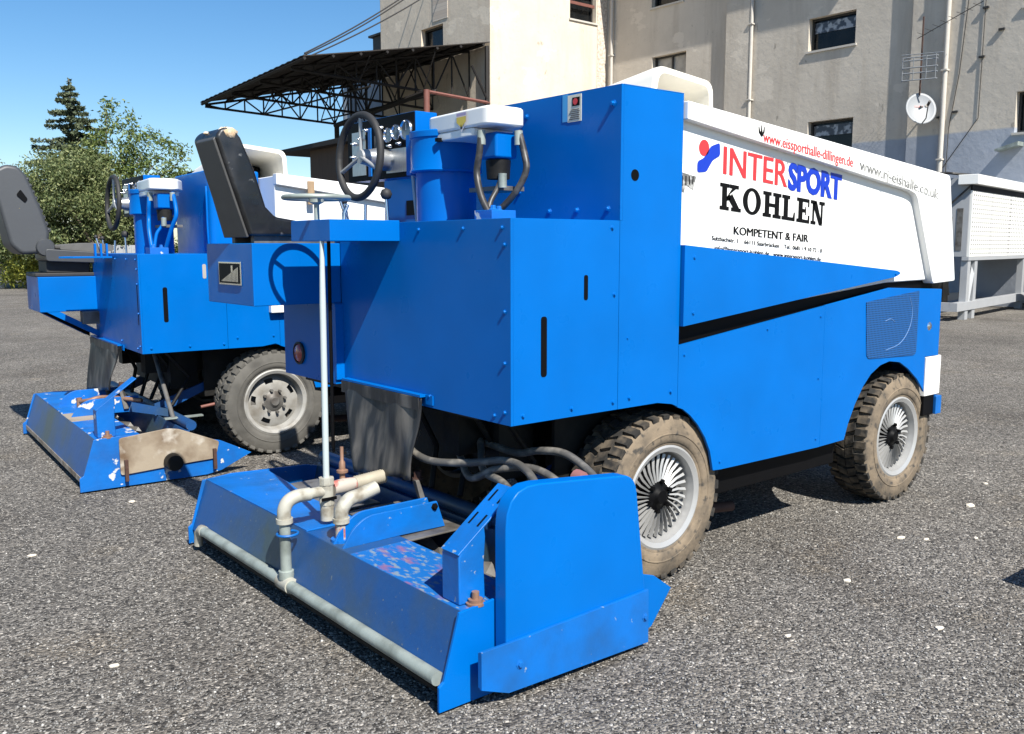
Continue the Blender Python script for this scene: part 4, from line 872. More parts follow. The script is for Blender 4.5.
        MB().tube(hp_, [0.033 if k % 2 else 0.028 for k in range(26)], 16).build('ribbed_hose', 'ribhose', cr_, smooth=80)
        MB().lathe([(0, 0.16), (0.008, 0.16), (0.008, 0.10), (0.014, 0.09), (0.014, 0.06), (0.026, 0.055), (0.026, 0.045), (0.012, 0.04), (0.014, -0.02), (0, -0.02)], (-0.27, yv+0.02, 0.51), 'z', 14).build('gate_valve', 'brass', cr_, smooth=40)
        # second pipe
        x2, y2 = -0.42, 0.60
        MB().lathe([(0, 0.012), (0.045, 0.012), (0.045, 0)], (x2, y2, 0.336), 'z', 16).build('pipe_flange', 'blue_worn', cr_)
        MB().tube([(x2, y2, 0.34), (x2, y2, 0.42)], 0.026, 14).build('stub_pipe', 'pvc_pink', cr_, smooth=50)
        MB().tube([(x2, y2, 0.415), (x2, y2, 0.435)], 0.036, 14).build('collar', 'pvc', cr_, smooth=40)
        MB().tube(bez([(x2, y2, 0.43), (x2+0.005, y2, 0.47), (x2+0.04, y2, 0.505), (x2+0.09, y2, 0.515), (x2+0.17, y2, 0.535)]), 0.030, 16).build('elbow', 'pvc', cr_, smooth=60)
        # long control rods from the step box
        MB().tube([(-0.335, 0.86, 1.60), (-0.345, 0.85, 1.30), (-0.36, yv, 0.54)], [0.009, 0.014, 0.014], 10).build('control_rod', 'whiterod', root, smooth=60)
        MB().tube([(-0.20, 1.05, 1.575), (-0.20, 1.06, 0.60), (-0.25, 0.86, 0.64)], [0.007, 0.007, 0.007], 8).tube([(-0.20, 1.055, 1.575), (-0.205, 1.055, 0.62)], 0.008, 8).build('control_rod', 'black', root, smooth=60)
        # side brush guard box
        gp = rpoly([(-0.350, 0.045), (-0.350, 0.640), (-0.190, 0.745), (0.225, 0.692), (0.295, 0.615), (0.345, 0.232), (0.380, 0.022)], [0, 0.16, 0.10, 0.06, 0.06, 0, 0])
        gp = [(-0.350, 0.045)] + rpoly([(-0.350, 0.045), (-0.350, 0.760), (0.278, 0.700), (0.340, 0.24)], [0, 0.15, 0.07, 0])[1:] + [(0.345, 0.022)]
        gd = MB().prism(gp, 'y', -0.400, -0.338); gdo = gd.build('brush_guard', 'blue', cr_, bevel=0.006, seg=3)
        sk_ = MB().prism([(-0.465, 0.086), (-0.465, 0.218), (-0.348, 0.218), (0.348, 0.236), (0.352, 0.022), (-0.348, 0.040)], 'y', -0.412, -0.4005); sk_.box(-0.465, -0.340, -0.40, -0.392, 0.09, 0.214)
        sk_.bolt((-0.30, -0.412, 0.13), 'y', -1, 0.013, 0.010).bolt((0.33, -0.412, 0.13), 'y', -1, 0.013, 0.010)
        sk_.build('guard_skirt', 'blue_worn', gdo, bevel=0.0025)
        MB().box(-0.22, -0.12, -0.338, -0.28, 0.42, 0.52).build('guard_mount', 'steelgrey', cr_, bevel=0.003)
        # hydraulic hoses running from the chassis to the side brush
        for pts in ([(0.10, 0.80, 0.70), (0.0, 0.72, 0.655), (-0.01, 0.55, 0.625), (0.05, 0.36, 0.64), (0.12, 0.18, 0.67), (0.10, 0.02, 0.66), (0.05, -0.14, 0.59), (0.02, -0.26, 0.54)],
                    [(0.40, 0.75, 0.75), (0.25, 0.52, 0.66), (0.12, 0.33, 0.60), (0.06, 0.13, 0.60), (0.02, -0.02, 0.56), (0.0, -0.22, 0.50)],
                    [(0.30, 0.55, 0.66), (0.28, 0.30, 0.66), (0.26, 0.14, 0.70), (0.28, 0.0, 0.71), (0.30, -0.12, 0.66), (0.27, -0.26, 0.60)],
                    [(0.20, 0.62, 0.62), (0.10, 0.40, 0.56), (0.10, 0.22, 0.63), (0.16, 0.06, 0.655), (0.17, -0.10, 0.62), (0.14, -0.26, 0.55)]):
            ho = MB().tube(bez(pts), 0.0165, 10).build('hydraulic_hose', 'hosedusty', root, smooth=60)
            e = Vector(pts[-1]); q = Vector(pts[-2]); dd = (e-q).normalized()
            MB().tube([e-dd*0.09, e-dd*0.02, e+dd*0.01], [0.022, 0.022, 0.017], 8).build('hose_fitting', 'galv', ho, smooth=40)
        MB().lathe([(0, -0.03), (0.03, -0.02), (0.035, 0.02), (0, 0.03)], (0.18, -0.20, 0.66), 'y', 12).build('cap', mat('dull_pink_plastic', (0.22, 0.09, 0.085), 0.7), root, smooth=50)
    else:
        # bare end plate with black knob
        tpp = rpoly([(-0.258, 0.09), (-0.258, 0.332), (0.045, 0.362), (0.12, 0.35), (0.385, 0.235), (0.355, 0.12), (0.20, 0.115)], 0.02)
        tn = MB().prism(tpp, 'y', yn-0.020, yn-0.007).build('mount_plate', 'tan', cr_, bevel=0.002)
        MB().lathe([(0, -0.09), (0.052, -0.085), (0.058, -0.02), (0.05, 0), (0.05, 0.01)], (0.065, yn-0.012, 0.140), 'y', 20).build('end_cap', 'chassis', tn, smooth=40)
        for x in (-0.235, 0.335):
            MB().box(x, x+0.022, yn-0.045, yn-0.02, 0.05, 0.19).build('hook', 'rust', tn, bevel=0.002)
        MB().box(-0.478, -0.458, y0, y1, 0.050, 0.086).build('scraper_edge', 'tan', cr_)
        MB().prism([(-0.10, 0.44), (0.16, 0.375), (0.19, 0.42), (-0.08, 0.50)], 'y', 0.02, 0.035).build('arm', 'blue_dirty', cr_)
        MB().box(0.10, 0.36, -0.10, -0.06, 0.375, 0.385).build('grey_bar', 'galv', cr_)
        MB().tube([(0.16, -0.08, 0.375), (0.22, 0.6, 0.8)], 0.016, 8).build('strut', 'steelgrey', cr_, smooth=50)
        MB().tube([(0.45, 0.25, 0.38), (0.62, 0.25, 0.40)], 0.012, 8).build('red_rod', 'redpaint', cr_, smooth=50)
    return root

m1 = empty('ice_resurfacer', (0, 0, 0)); resurfacer(0, m1)
tag(m1, 'nearer blue ice resurfacer with sponsor lettering on its white tank and torn black seat', 'ice resurfacer', 'ice resurfacers parked side by side')
m2 = empty('ice_resurfacer', (-0.226, 3.675, 0), -0.061); resurfacer(1, m2)
tag(m2, 'farther blue ice resurfacer with grey suspension seat and bare stained end plate', 'ice resurfacer', 'ice resurfacers parked side by side')

# ------------------------------------------------------------------ industrial building
XW = 22.56
def holed(x, y0, y1, z0, z1, holes, axis='x', depth=0.28, sgn=1, back=None):
    """wall sheet facing -x (or -y) with rectangular openings and their reveals"""
    us = sorted({y0, y1, *[h[0] for h in holes], *[h[1] for h in holes]}); zs = sorted({z0, z1, *[h[2] for h in holes], *[h[3] for h in holes]})
    mb = MB()
    def P(u, z, d=0): return (x+d, u, z) if axis == 'x' else (u, x+d, z)
    for a, b in zip(us, us[1:]):
        for c, d in zip(zs, zs[1:]):
            if any(h[0] <= a and b <= h[1] and h[2] <= c and d <= h[3] for h in holes): continue
            mb.add([P(a, c), P(b, c), P(b, d), P(a, d)], [(0, 1, 2, 3)])
    for h in holes:
        for (a, c, b, d) in ((h[0], h[2], h[0], h[3]), (h[0], h[3], h[1], h[3]), (h[1], h[3], h[1], h[2]), (h[1], h[2], h[0], h[2])):
            mb.add([P(a, c), P(b, d), P(b, d, depth), P(a, c, depth)], [(0, 1, 2, 3)])
    return mb
def fix_sheet(o, axis):
    # sheets: normals must face the yard
    for p in o.data.polygons: pass
    return o
bld = empty('factory_building', (XW, 14, 0))
def bput(o): o.location = (-XW, -14, 0); return o
def window(parent, x, y0, y1, z0, z1, axis='x', pane='pane', mull=0, upper=False, depth=0.22):
    def bx(mb, u0, u1, d0, d1, c, d): return mb.box(x+d0, x+d1, u0, u1, c, d) if axis == 'x' else mb.box(u0, u1, x+d0, x+d1, c, d)
    f = MB(); t = 0.06
    bx(f, y0, y1, depth-0.04, depth+0.02, z0, z0+t); bx(f, y0, y1, depth-0.04, depth+0.02, z1-t, z1); bx(f, y0, y0+t, depth-0.04, depth+0.02, z0+t, z1-t); bx(f, y1-t, y1, depth-0.04, depth+0.02, z0+t, z1-t)
    for k in range(mull):
        c = y0+(y1-y0)*(k+1)/(mull+1); bx(f, c-0.03, c+0.03, depth-0.03, depth+0.01, z0+t, z1-t)
    fo = bput(f.build('window', 'frame', parent))
    p = MB(); bx(p, y0, y1, depth+0.03, depth+0.05, z0, z1); po = p.build('pane', pane, fo)
    if upper:
        p = MB(); bx(p, y0+0.1, y1-0.08, depth+0.0, depth+0.02, z1-0.42, z1-0.12); p.build('patterned_strip', 'bluecurtain', fo)
    s = MB(); bx(s, y0-0.05, y1+0.05, -0.05, 0.10, z0-0.06, z0-0.002); s.build('sill', 'whitewash', fo)
    return fo
# main wall, recessed bay
ZT = 12.5
h_mid = [(12.0, 13.52, 7.28, 8.22), (11.95, 13.43, 4.20, 5.23)]
h_left = [(18.19, 19.72, 7.05, 8.07), (18.38, 19.78, 9.73, 10.75)]
bput(holed(XW, 10.25, 15.55, 0, ZT, h_mid).build('wall', 'plaster', bld)); bput(holed(XW, 16.45, 21.93, 0, ZT, h_left).build('wall', 'plaster', bld))
pil = MB().box(XW-0.14, XW+0.3, 15.55, 16.45, 0, ZT); bput(pil.build('pilaster', 'plaster', bld))
h_right = [(5.9, 7.45, 4.35, 5.35), (5.95, 7.40, 7.4, 8.25), (1.5, 3.0, 4.35, 5.35), (1.5, 3.0, 7.4, 8.25)]
bput(holed(XW-0.14, -14, 10.25, 0, ZT, h_right).build('wall', 'plaster', bld))
bput(MB().box(XW-0.139, XW+6, 10.245, 10.25, 0, ZT).build('wall', 'plaster', bld))
bput(MB().box(XW-0.55, XW+7, 10.3, 21.9, 11.15, 11.35).build('eave', 'plaster', bld, bevel=0.02))
bput(MB().box(XW-0.3, XW+7, -14, 10.3, ZT, ZT+0.2).build('eave', 'plaster', bld, bevel=0.02))
bput(MB().box(XW+5.5, XW+6, -14, 21.9, 0, ZT).build('rear_wall', 'plaster', bld))
for h in h_mid: window(bld, XW, *h, upper=True)
window(bld, XW, *h_left[0], pane='palepane', mull=1); window(bld, XW, *h_left[1])
for h in h_right: window(bld, XW-0.14, *h)
bput(MB().prism([(7.2, 4.10), (7.75, 3.95), (7.75, 3.90), (7.2, 4.0)], 'x', XW-0.5, XW-0.142).build('sill_sheet', 'galv', bld))
for (y, x) in ((15.50, XW-0.10), (9.25, XW-0.22), (21.6, XW-0.10)):
    d = MB().tube([(x, y, 0), (x, y, ZT)], 0.055 if y != 9.25 else 0.065, 12)
    for k in range(5): d.box(x-0.08, x+0.12, y-0.08, y+0.08, 1.5+2.3*k, 1.54+2.3*k)
    bput(d.build('drainpipe', 'whitewash', bld, smooth=40))
# tower
XT, YT = 17.12, 21.93
tw_h = [(24.60, 25.97, 8.35, 9.31)]
tt = holed(XT, YT, 28.75, 0, 14, tw_h); bput(tt.build('tower_wall', 'plaster_tower', bld))
tf_h = [(20.70, 21.99, 9.52, 10.6)]
bput(holed(YT, XT, XW+0.1, 0, 14, tf_h, axis='y').build('tower_wall', 'plaster_tower', bld))
bput(MB().box(XT, XW+2, 28.74, 28.75, 0, 14).box(XW+1.9, XW+2, YT+0.02, 28.74, 0, 14).box(XT-0.2, XW+2, YT-0.2, 28.9, 14, 14.2).build('tower_back', 'plaster_tower', bld))
window(bld, XT, *tw_h[0]); fo = window(bld, YT, *tf_h[0], axis='y')
MB().box(20.75, 21.95, YT+0.05, YT+0.09, 10.05, 10.15).build('red_rail', 'redpaint', fo)
bput(MB().box(XT-0.02, XT-0.003, 24.3, 25.2, 9.45, 13).build('brick_patch', 'brick', bld))
bput(MB().box(22.05, XW-0.06, YT-0.02, YT-0.003, 6.5, 13).build('brick_patch', mat('exposed_pale_brick', (0.60, 0.54, 0.46), 0.9, scale=12, c2=(0.42, 0.34, 0.27), lo=0.45, hi=0.6, bump=1.0, bscale=18), bld))
bput(MB().box(XT+0.2, XT+1.0, 28.76, 29.66, 8.6, 9.7).box(XT+0.1, XT+1.1, 28.76, 29.85, 9.7, 9.78).build('roof_hatch', 'frame', bld))
cab = MB(); cab.tube([(XW-0.16, 8.8, 10.5), (XW-0.17, 8.75, 8.0), (XW-0.16, 8.9, 6.0), (XW-0.16, 9.1, 4.6), (XW-0.16, 9.14, 0)], 0.012, 6)
cab.tube([(XW-0.16, 8.32, 10.5), (XW-0.16, 8.35, 4.8), (XW-0.16, 9.2, 3.6)], 0.010, 6)
for p in ((8.32, 7.5), (8.35, 6.3), (7.9, 6.9), (9.35, 4.9), (8.95, 5.0)): cab.box(XW-0.2, XW-0.145, p[0]-0.07, p[0]+0.07, p[1], p[1]+0.05)
bput(cab.build('wall_cable', 'frame', bld))
tag(bld, 'plastered factory building with tower, dark windows and blue-grey lower wall', 'building')

# dish and aerial on the wall
ds = empty('satellite_dish', (21.9, 9.62, 5.14)); 
cen = Vector((0, 0, 0)); axd = Vector((-0.55, -0.62, 0.28)).normalized(); q = axd.to_track_quat('Z', 'Y')
mb = MB(); rings = 8; n = 32; vs = [q @ Vector((0, 0, -0.07))]
for i in range(1, rings+1):
    rr = 0.42*i/rings
    for k in range(n): a = 2*math.pi*k/n; vs.append(q @ Vector((rr*math.cos(a)*0.95, rr*math.sin(a)*1.05, -0.07+0.07*(i/rings)**2)))
fs = [(0, 1+k, 1+(k+1) % n) for k in range(n)] + [(1+i*n+k, 1+(i+1)*n+k, 1+(i+1)*n+(k+1) % n, 1+i*n+(k+1) % n) for i in range(rings-1) for k in range(n)]
o = mb.add(vs, fs).build('reflector', 'dish', ds, smooth=60); sm = o.modifiers.new('t', 'SOLIDIFY'); sm.thickness = 0.01
MB().tube([q @ Vector((0, -0.42, -0.02)), q @ Vector((0, -0.40, 0.25)), q @ Vector((0, -0.12, 0.45))], 0.015, 8).build('feed_arm', 'frame', ds)
MB().tube([q @ Vector((0, -0.12, 0.42)), q @ Vector((0, -0.08, 0.55))], 0.035, 10).build('receiver', 'frame', ds)
mk = MB(); mk.add([q @ Vector(p) for p in ((-0.14, 0.06, -0.045), (0.08, 0.06, -0.045), (0.08, 0.10, -0.045), (-0.14, 0.10, -0.045))], [(0, 1, 2, 3)]); mk.build('printed_mark', mat('faded_red_print', (0.55, 0.25, 0.24), 0.6), ds)
mk = MB(); mk.add([q @ Vector((0.17+0.045*math.cos(a), 0.10+0.045*math.sin(a), -0.03)) for a in [k*0.785 for k in range(8)]], [tuple(range(8))]); mk.build('printed_ring', 'steelgrey', ds)
MB().tube([(0, 0.02, 0.05), (0.25, 0.02, 0.05), (0.52, 0.02, 0.05)], 0.025, 8).build('wall_bracket', 'steelgrey', ds)
tag(ds, 'round pale satellite dish fixed to the factory wall', 'satellite dish')
an = empty('television_aerial', (21.9, 9.72, 5.6))
MB().tube([(0.08, 0, -0.1), (0.08, 0, 1.9)], 0.022, 8).build('mast', 'rust', an)
a1 = MB().tube([(-0.02, 0.50, 0.98), (-0.02, -0.62, 0.90)], 0.012, 6)
for z in (0.28, 0.46, 0.60, 0.78, 0.86):
    a1.tube([(-0.04, 0.45, z+0.03), (-0.04, -0.50, z-0.02)], 0.018, 6)
for y in (0.45, 0.15, -0.2, -0.45): a1.tube([(-0.04, y, 0.28), (-0.08, y-0.02, 0.55)], 0.012, 6).tube([(-0.04, y, 0.60), (-0.08, y-0.02, 0.88)], 0.012, 6)
a1.build('grid_reflector', 'dish', an)
a2 = MB().tube([(0, 0.1, 1.35), (-0.1, -1.6, 1.95)], 0.010, 6)
for k in range(8): a2.tube([(-0.22, -0.2*k, 1.45+0.066*k), (0.22, -0.2*k, 1.45+0.066*k)], 0.006, 5)
a2.build('boom', 'frame', an)
tag(an, 'rusty television aerial mast above the dish on the factory wall', 'aerial')

# ------------------------------------------------------------------ steel canopy on the tower
cp = empty('steel_canopy', (13.7, 25.9, 0)); OX, OY = -13.7, -25.9
def cput(o): o.location = (OX, OY, 0); return o
XF, YA, YB = 10.35, 21.93, 29.82
def rz(x, y): return 6.96-0.046*(y-YA) + (8.24-6.96+0.02*(y-YA))*(x-XF)/(17.1-XF)
nx, ny = 28, 40; vs = []
for i in range(nx+1):
    for j in range(ny+1):
        x = XF+(17.1-XF)*i/nx; y = YA+(YB-YA)*j/ny; vs.append((x, y, rz(x, y)+0.02*(j % 2)))
fs = [(i*(ny+1)+j, (i+1)*(ny+1)+j, (i+1)*(ny+1)+j+1, i*(ny+1)+j+1) for i in range(nx) for j in range(ny)]
o = cput(MB().add(vs, fs).build('roof_sheet', 'roofsheet', cp)); sm = o.modifiers.new('t', 'SOLIDIFY'); sm.thickness = 0.03
for k in range(8):
    x = XF+0.05+k*(17.0-XF)/7.2
    p = MB().tube([(x, YA+0.01, rz(x, YA)-0.08), (x, YB-0.01, rz(x, YB)-0.08)], 0.055, 4); cput(p.build('purlin', 'darkmetal', cp))
for y in (23.0, 25.2, 27.4, 29.75):
    t = MB(); zb0 = rz(XF, y)-0.10; n = 9
    bot = lambda x: zb0-0.05-0.035*(x-XF)
    xs = [XF+0.15+(17.05-XF-0.15)*k/n for k in range(n+1)]
    t.tube([(xs[0], y, bot(xs[0])), (xs[-1], y, bot(xs[-1]))], 0.045, 6).tube([(xs[0], y, rz(xs[0], y)-0.12), (xs[-1], y, rz(xs[-1], y)-0.12)], 0.045, 6)
    for k in range(n):
        a, b = xs[k], xs[k+1]
        t.tube([(b, y, bot(b)), (b, y, rz(b, y)-0.12)], 0.028, 6)
        if k % 2: t.tube([(a, y, bot(a)), (b, y, rz(b, y)-0.12)], 0.028, 6)
        else: t.tube([(a, y, rz(a, y)-0.12), (b, y, bot(b))], 0.028, 6)
    cput(t.build('truss', 'darkmetal', cp))
for x in (12.6, 15.0): 
    t = MB(); n = 9
    for k in range(n):
        a = YA+0.1+(YB-YA-0.2)*k/n; b = YA+0.1+(YB-YA-0.2)*(k+1)/n; zl = 6.35
        t.tube([(x, a, zl), (x, b, zl)], 0.03, 6); t.tube([(x, a, zl if k % 2 else rz(x, a)-0.15), (x, b, rz(x, b)-0.15 if k % 2 else zl)], 0.022, 6)
    cput(t.build('truss', 'darkmetal', cp))
cput(MB().tube([(14.6, 21.98, 0), (14.6, 21.98, 6.45)], 0.10, 12).build('column', 'redpaint', cp, smooth=50))
cput(MB().tube([(14.6, 27.8, 0), (14.6, 27.8, 5.95)], 0.09, 12).build('column', 'darkmetal', cp, smooth=50))
cput(MB().tube([(14.6, 21.98, 6.40), (17.1, 21.98, 6.28)], 0.055, 6).build('beam', 'redpaint', cp))
cput(MB().tube([(16.4, 21.98, 7.4), (17.08, 21.98, 6.3)], 0.04, 6).tube([(17.04, 22.0, 5.4), (17.04, 22.0, 8.1)], 0.07, 6).build('brace', 'darkmetal', cp))
cput(MB().tube([(14.6, 21.98, 6.38), (14.6, 27.9, 5.93)], 0.09, 6).build('beam', 'darkmetal', cp))
tag(cp, 'dark brown steel canopy on trusses and red column beside the tower', 'canopy')
# overhead cables from the far side of the yard to the tower
def cable(a, b, lab):
    a = Vector(a); b = Vector(b)
    pts = [a.lerp(b, t/16)-Vector((0, 0, 0.12*4*(t/16)*(1-t/16))) for t in range(17)]
    o = MB().tube(pts, 0.022, 6).build('overhead_cable', 'frame'); tag(o, lab, 'cable', 'cables strung to the tower')
cable((10.40, 21.95, 7.02), (17.05, 25.3, 10.95), 'uppermost thin black cable from canopy corner to tower')
cable((10.42, 22.05, 6.98), (17.05, 26.2, 10.70), 'middle thin black cable from canopy corner to tower')
cable((10.44, 22.00, 6.90), (17.05, 24.5, 10.55), 'lowest thin black cable from canopy corner to tower')
silo = empty('storage_silo', (19.5, 33.0, 0))
MB().lathe([(0, 0), (1.5, 0), (1.5, 8.2), (1.2, 9.0), (0.2, 9.6), (0, 9.6)], (0, 0, 0), 'z', 40).build('silo_shell', 'trailgrey', silo, smooth=40)
MB().tube([(-1.55, -0.4, 0), (-1.55, -0.4, 8.5)], 0.05, 8).tube([(-1.55, -0.8, 0), (-1.55, -0.8, 8.5)], 0.05, 8).build('ladder', 'darkmetal', silo)
tag(silo, 'pale grey round silo seen behind the canopy trusses', 'silo')

# brown shed with flat roof
shd = empty('wooden_shed', (14, 22.3, 0))
MB().box(-2.0, 1.5, -3.3, 2.6, 0, 4.72).build('wall', 'shedwood', shd)
MB().prism([(-4.4, 4.66), (5.6-1.1, 4.62), (4.5, 4.74), (-4.4, 4.86)], 'x', -2.35, 1.9).build('roof', 'darkmetal', shd, bevel=0.01)
MB().box(-2.03, -2.001, -1.4, -0.4, 2.6, 3.9).build('door', 'frame', shd)
tag(shd, 'dark brown wooden shed with thin flat roof behind the machines', 'shed')
rh = empty('distant_house', (24.0, 38.5, 0))
MB().box(-3, 3, -3, 3, 0, 4.9).build('wall', 'plaster_tower', rh)
MB().prism([(-3.4, 4.8), (3.4, 4.8), (0, 6.9)], 'x', -3.3, 3.3).build('roof', 'rooftile', rh)
MB().box(-3.03, -3.002, -1, 0.2, 2.6, 3.8).build('window', 'pane', rh)
tag(rh, 'distant house with red tiled roof seen past the shed', 'house')

# ------------------------------------------------------------------ perforated white cooling unit on a steel frame
tr = empty('cooling_unit', (17.31, 6.09, 0), R(8.8))
L_ = 5.4; Wd = 1.5
bdy = MB(); bdy.box(0.03, L_, 0.03, Wd, 1.33, 2.95); bdy.build('housing', 'trailgrey', tr)
pf = MB(); pf.box(0, 1.48, -0.02, 0.028, 1.32, 2.68); pf.box(1.52, 3.0, -0.02, 0.028, 1.32, 2.68); pf.box(3.04, 4.4, -0.02, 0.028, 1.32, 2.68); pf.box(4.44, L_, -0.02, 0.028, 1.32, 2.68); pf.build('perforated_panel', 'perfwhite', tr, bevel=0.004)
pf = MB().box(0, L_, 0.0, 0.03, 2.68, 2.80); pf.build('dark_gap', 'black', tr)
MB().box(-0.12, L_+0.1, -0.14, 0.25, 2.80, 3.00).build('lid', 'white', tr, bevel=0.01)
MB().prism([(0.03, 1.32), (0.95, 1.32), (0.95, 1.85), (0.03, 2.62)], 'x', -0.02, 0.026).build('end_panel', 'trailwhite', tr, bevel=0.004)
lv = MB()
for k in range(4): lv.box(-0.03, -0.021, 0.14+0.2*k, 0.26+0.2*k, 1.45, 2.32-0.17*k)
lv.build('louvre', 'steelgrey', tr)
MB().tube([(-0.03, 0.02, 2.78), (-0.03, 1.05, 1.78)], 0.02, 6).build('edge_rod', 'frame', tr)
MB().tube(bez([(-0.1, 1.2, 3.02), (0.0, 0.6, 3.06), (0.1, 0.3, 3.03), (1.4, 0.1, 3.04), (2.4, 0.1, 3.02)]), 0.03, 6).build('cable', 'frame', tr)
fr = MB()
for x in (0.02, 0.52, 4.6):
    for y in (0.0, 1.3): fr.box(x, x+0.2, y, y+0.14, 0.0, 1.32)
fr.box(-0.6, L_, -0.02, 0.13, 0.20, 0.38).box(-0.6, L_, 1.3, 1.42, 0.20, 0.38).box(-0.6, -0.45, 0.13, 1.3, 0.20, 0.38)
fr.box(-0.02, L_, -0.02, 0.12, 1.24, 1.318)
fr.build('frame', 'trailwhite', tr, bevel=0.004)
b = MB().tube([(0.25, 0.06, 0.32), (0.62, 0.06, 1.2)], 0.06, 4).tube([(0.72, 0.3, 0.95), (1.5, 0.5, 0.30)], 0.05, 4); b.build('brace', 'trailwhite', tr)
pm = MB().box(-0.35, 0.0, 0.35, 1.1, 0.35, 1.15).lathe([(0, -0.3), (0.22, -0.28), (0.22, 0.3), (0, 0.3)], (-0.25, 0.6, 0.75), 'x', 16).tube([(0.1, 0.4, 0.5), (0.1, 0.5, 1.2)], 0.05, 8)
pm.build('compressor', 'chassis', tr, smooth=40)
lg = MB(); lg.tube([(0.18, 0.05, 0.0), (0.18, 0.05, 0.12)], 0.05, 8).tube([(L_-0.2, 0.05, 0.0), (L_-0.2, 0.05, 0.12)], 0.05, 8).tube([(0.1, 1.36, 0.0), (0.1, 1.36, 0.12)], 0.05, 8); lg.build('foot', 'steelgrey', tr)
tag(tr, 'white perforated cooling unit raised on a pale steel frame by the wall', 'cooling unit')
wb = MB().box(21.2, 22.3, 4.6, 5.9, 0, 1.15).prism([(4.55, 1.15), (5.95, 1.15), (5.95, 1.30), (4.55, 1.22)], 'x', 21.15, 22.35)
o = wb.build('utility_box', 'trailgrey', None, bevel=0.01); tag(o, 'low pale grey utility box against the wall behind the cooling unit', 'utility box')

# ------------------------------------------------------------------ trees
def leaf_mesh(name, pts, size, m, parent, up=0.3, seed=1, elong=1.6):
    r = np.random.default_rng(seed); n = len(pts); pts = np.array(pts)
    nrm = r.normal(size=(n, 3)); nrm[:, 2] += up; nrm /= np.linalg.norm(nrm, axis=1)[:, None]
    t = r.normal(size=(n, 3)); t -= nrm*(t*nrm).sum(1)[:, None]; t /= np.linalg.norm(t, axis=1)[:, None]; b = np.cross(nrm, t)
    s = size*r.uniform(0.6, 1.4, n)[:, None]
    V = np.stack([pts+t*s*elong, pts+b*s*0.55, pts-t*s*elong*0.7, pts-b*s*0.55], 1).reshape(-1, 3)
    me = bpy.data.meshes.new(name); me.vertices.add(len(V)); me.vertices.foreach_set('co', V.ravel()); me.loops.add(n*4); me.loops.foreach_set('vertex_index', np.arange(n*4))
    me.polygons.add(n); me.polygons.foreach_set('loop_start', np.arange(n)*4); me.update(); me.validate(); me.materials.append(M[m])
    o = bpy.data.objects.new(name, me); col.objects.link(o); o.parent = parent; return o
def cluster_pts(cs, n, r, seed):
    g_ = np.random.default_rng(seed); cs = np.array(cs); idx = g_.integers(0, len(cs), n)
    return cs[idx] + g_.normal(size=(n, 3))*r*np.array([1, 1, 0.8])
def spruce(x, y, h, rbase, z0=1.0):
    t = empty('conifer_tree', (x, y, 0)); MB().tube([(0, 0, 0), (0.03, 0, h*0.5), (0, 0, h)], [0.16, 0.09, 0.015], 10).build('trunk', 'bark', t, smooth=60)
    pts = []; z = z0; br = MB()
    while z < h-0.1:
        f = (h-z)/(h-z0); L0 = rbase*f**0.8; nb = 7 if f > 0.2 else 5
        for k in range(nb):
            a = random.uniform(0, 6.28); Lb = L0*random.uniform(0.45, 1.12)
            e = []
            for s_ in range(1, 12):
                u = s_/11; p = Vector((math.cos(a)*Lb*u, math.sin(a)*Lb*u, z - 0.22*Lb*u + 0.12*Lb*u*u)); e.append(p)
                for q_ in range(16): pts.append((p.x+random.gauss(0, 0.03+0.10*(1-u)*Lb*0.5), p.y+random.gauss(0, 0.03+0.10*(1-u)*Lb*0.5), p.z-abs(random.gauss(0, 0.10))*(0.4+f)+0.03))
            br.tube([(0, 0, z), e[5], e[-1]], [0.02, 0.012, 0.004], 4)
        z += 0.21+0.12*f
    for k in range(40): pts.append((random.gauss(0, 0.05), random.gauss(0, 0.05), h-random.random()*0.35))
    br.build('branch', 'bark', t); leaf_mesh('crown', pts, 0.055, 'needle', t, up=0.5, seed=5, elong=1.6); return t
def broad(name, x, y, clumps, nleaf, size, m, trunk, seed, cr=0.28, lim=()):
    t = empty(name, (x, y, 0)); tb = MB()
    for pth, r0, r1 in trunk: 
        n = len(pth); tb.tube(bez(pth, 5), [r0+(r1-r0)*k/((n-1)*5) for k in range((n-1)*5+1)], 8)
    tb.build('trunk', 'bark', t, smooth=60)
    leaf_mesh('crown', cluster_pts(clumps, nleaf, cr, seed), size, m, t, seed=seed); return t
def ell(cx, cy, cz, rx, ry, rz_, n, seed, shell=0.55):
    g_ = np.random.default_rng(seed); d = g_.normal(size=(n, 3)); d /= np.linalg.norm(d, axis=1)[:, None]; rr = (shell+(1-shell)*g_.random(n))[:, None]
    return (d*rr*np.array([rx, ry, rz_])+np.array([cx, cy, cz])).tolist()
T1 = spruce(7.7, 36.2, 7.95, 3.3, 2.2); tag(T1, 'tall dark conifer rising above the bushes at left', 'tree')
# big bushy tree in front of it
cl = ell(0, 0, 3.0, 2.2, 1.8, 2.2, 90, 11) + ell(0.3, 0, 4.4, 1.2, 1.0, 0.9, 30, 12) + ell(-1.3, 0.6, 2.4, 1.2, 1.0, 1.6, 40, 13) + ell(1.2, -0.4, 2.6, 1.2, 1.0, 1.3, 40, 14)
T2 = broad('leafy_tree', 7.0, 34.3, cl, 52000, 0.044, 'leaf2', [([(0.6, -1.2, 0), (0.62, -1.1, 1.2), (0.75, -0.8, 2.2), (0.9, -0.2, 3.4)], 0.14, 0.05), ([(0.62, -1.1, 1.3), (0.2, -0.6, 2.3), (-0.2, 0, 3.6)], 0.08, 0.03)], 21, cr=0.26)
tag(T2, 'dense olive green bushy tree with slim bare trunk in front of the conifer', 'tree')
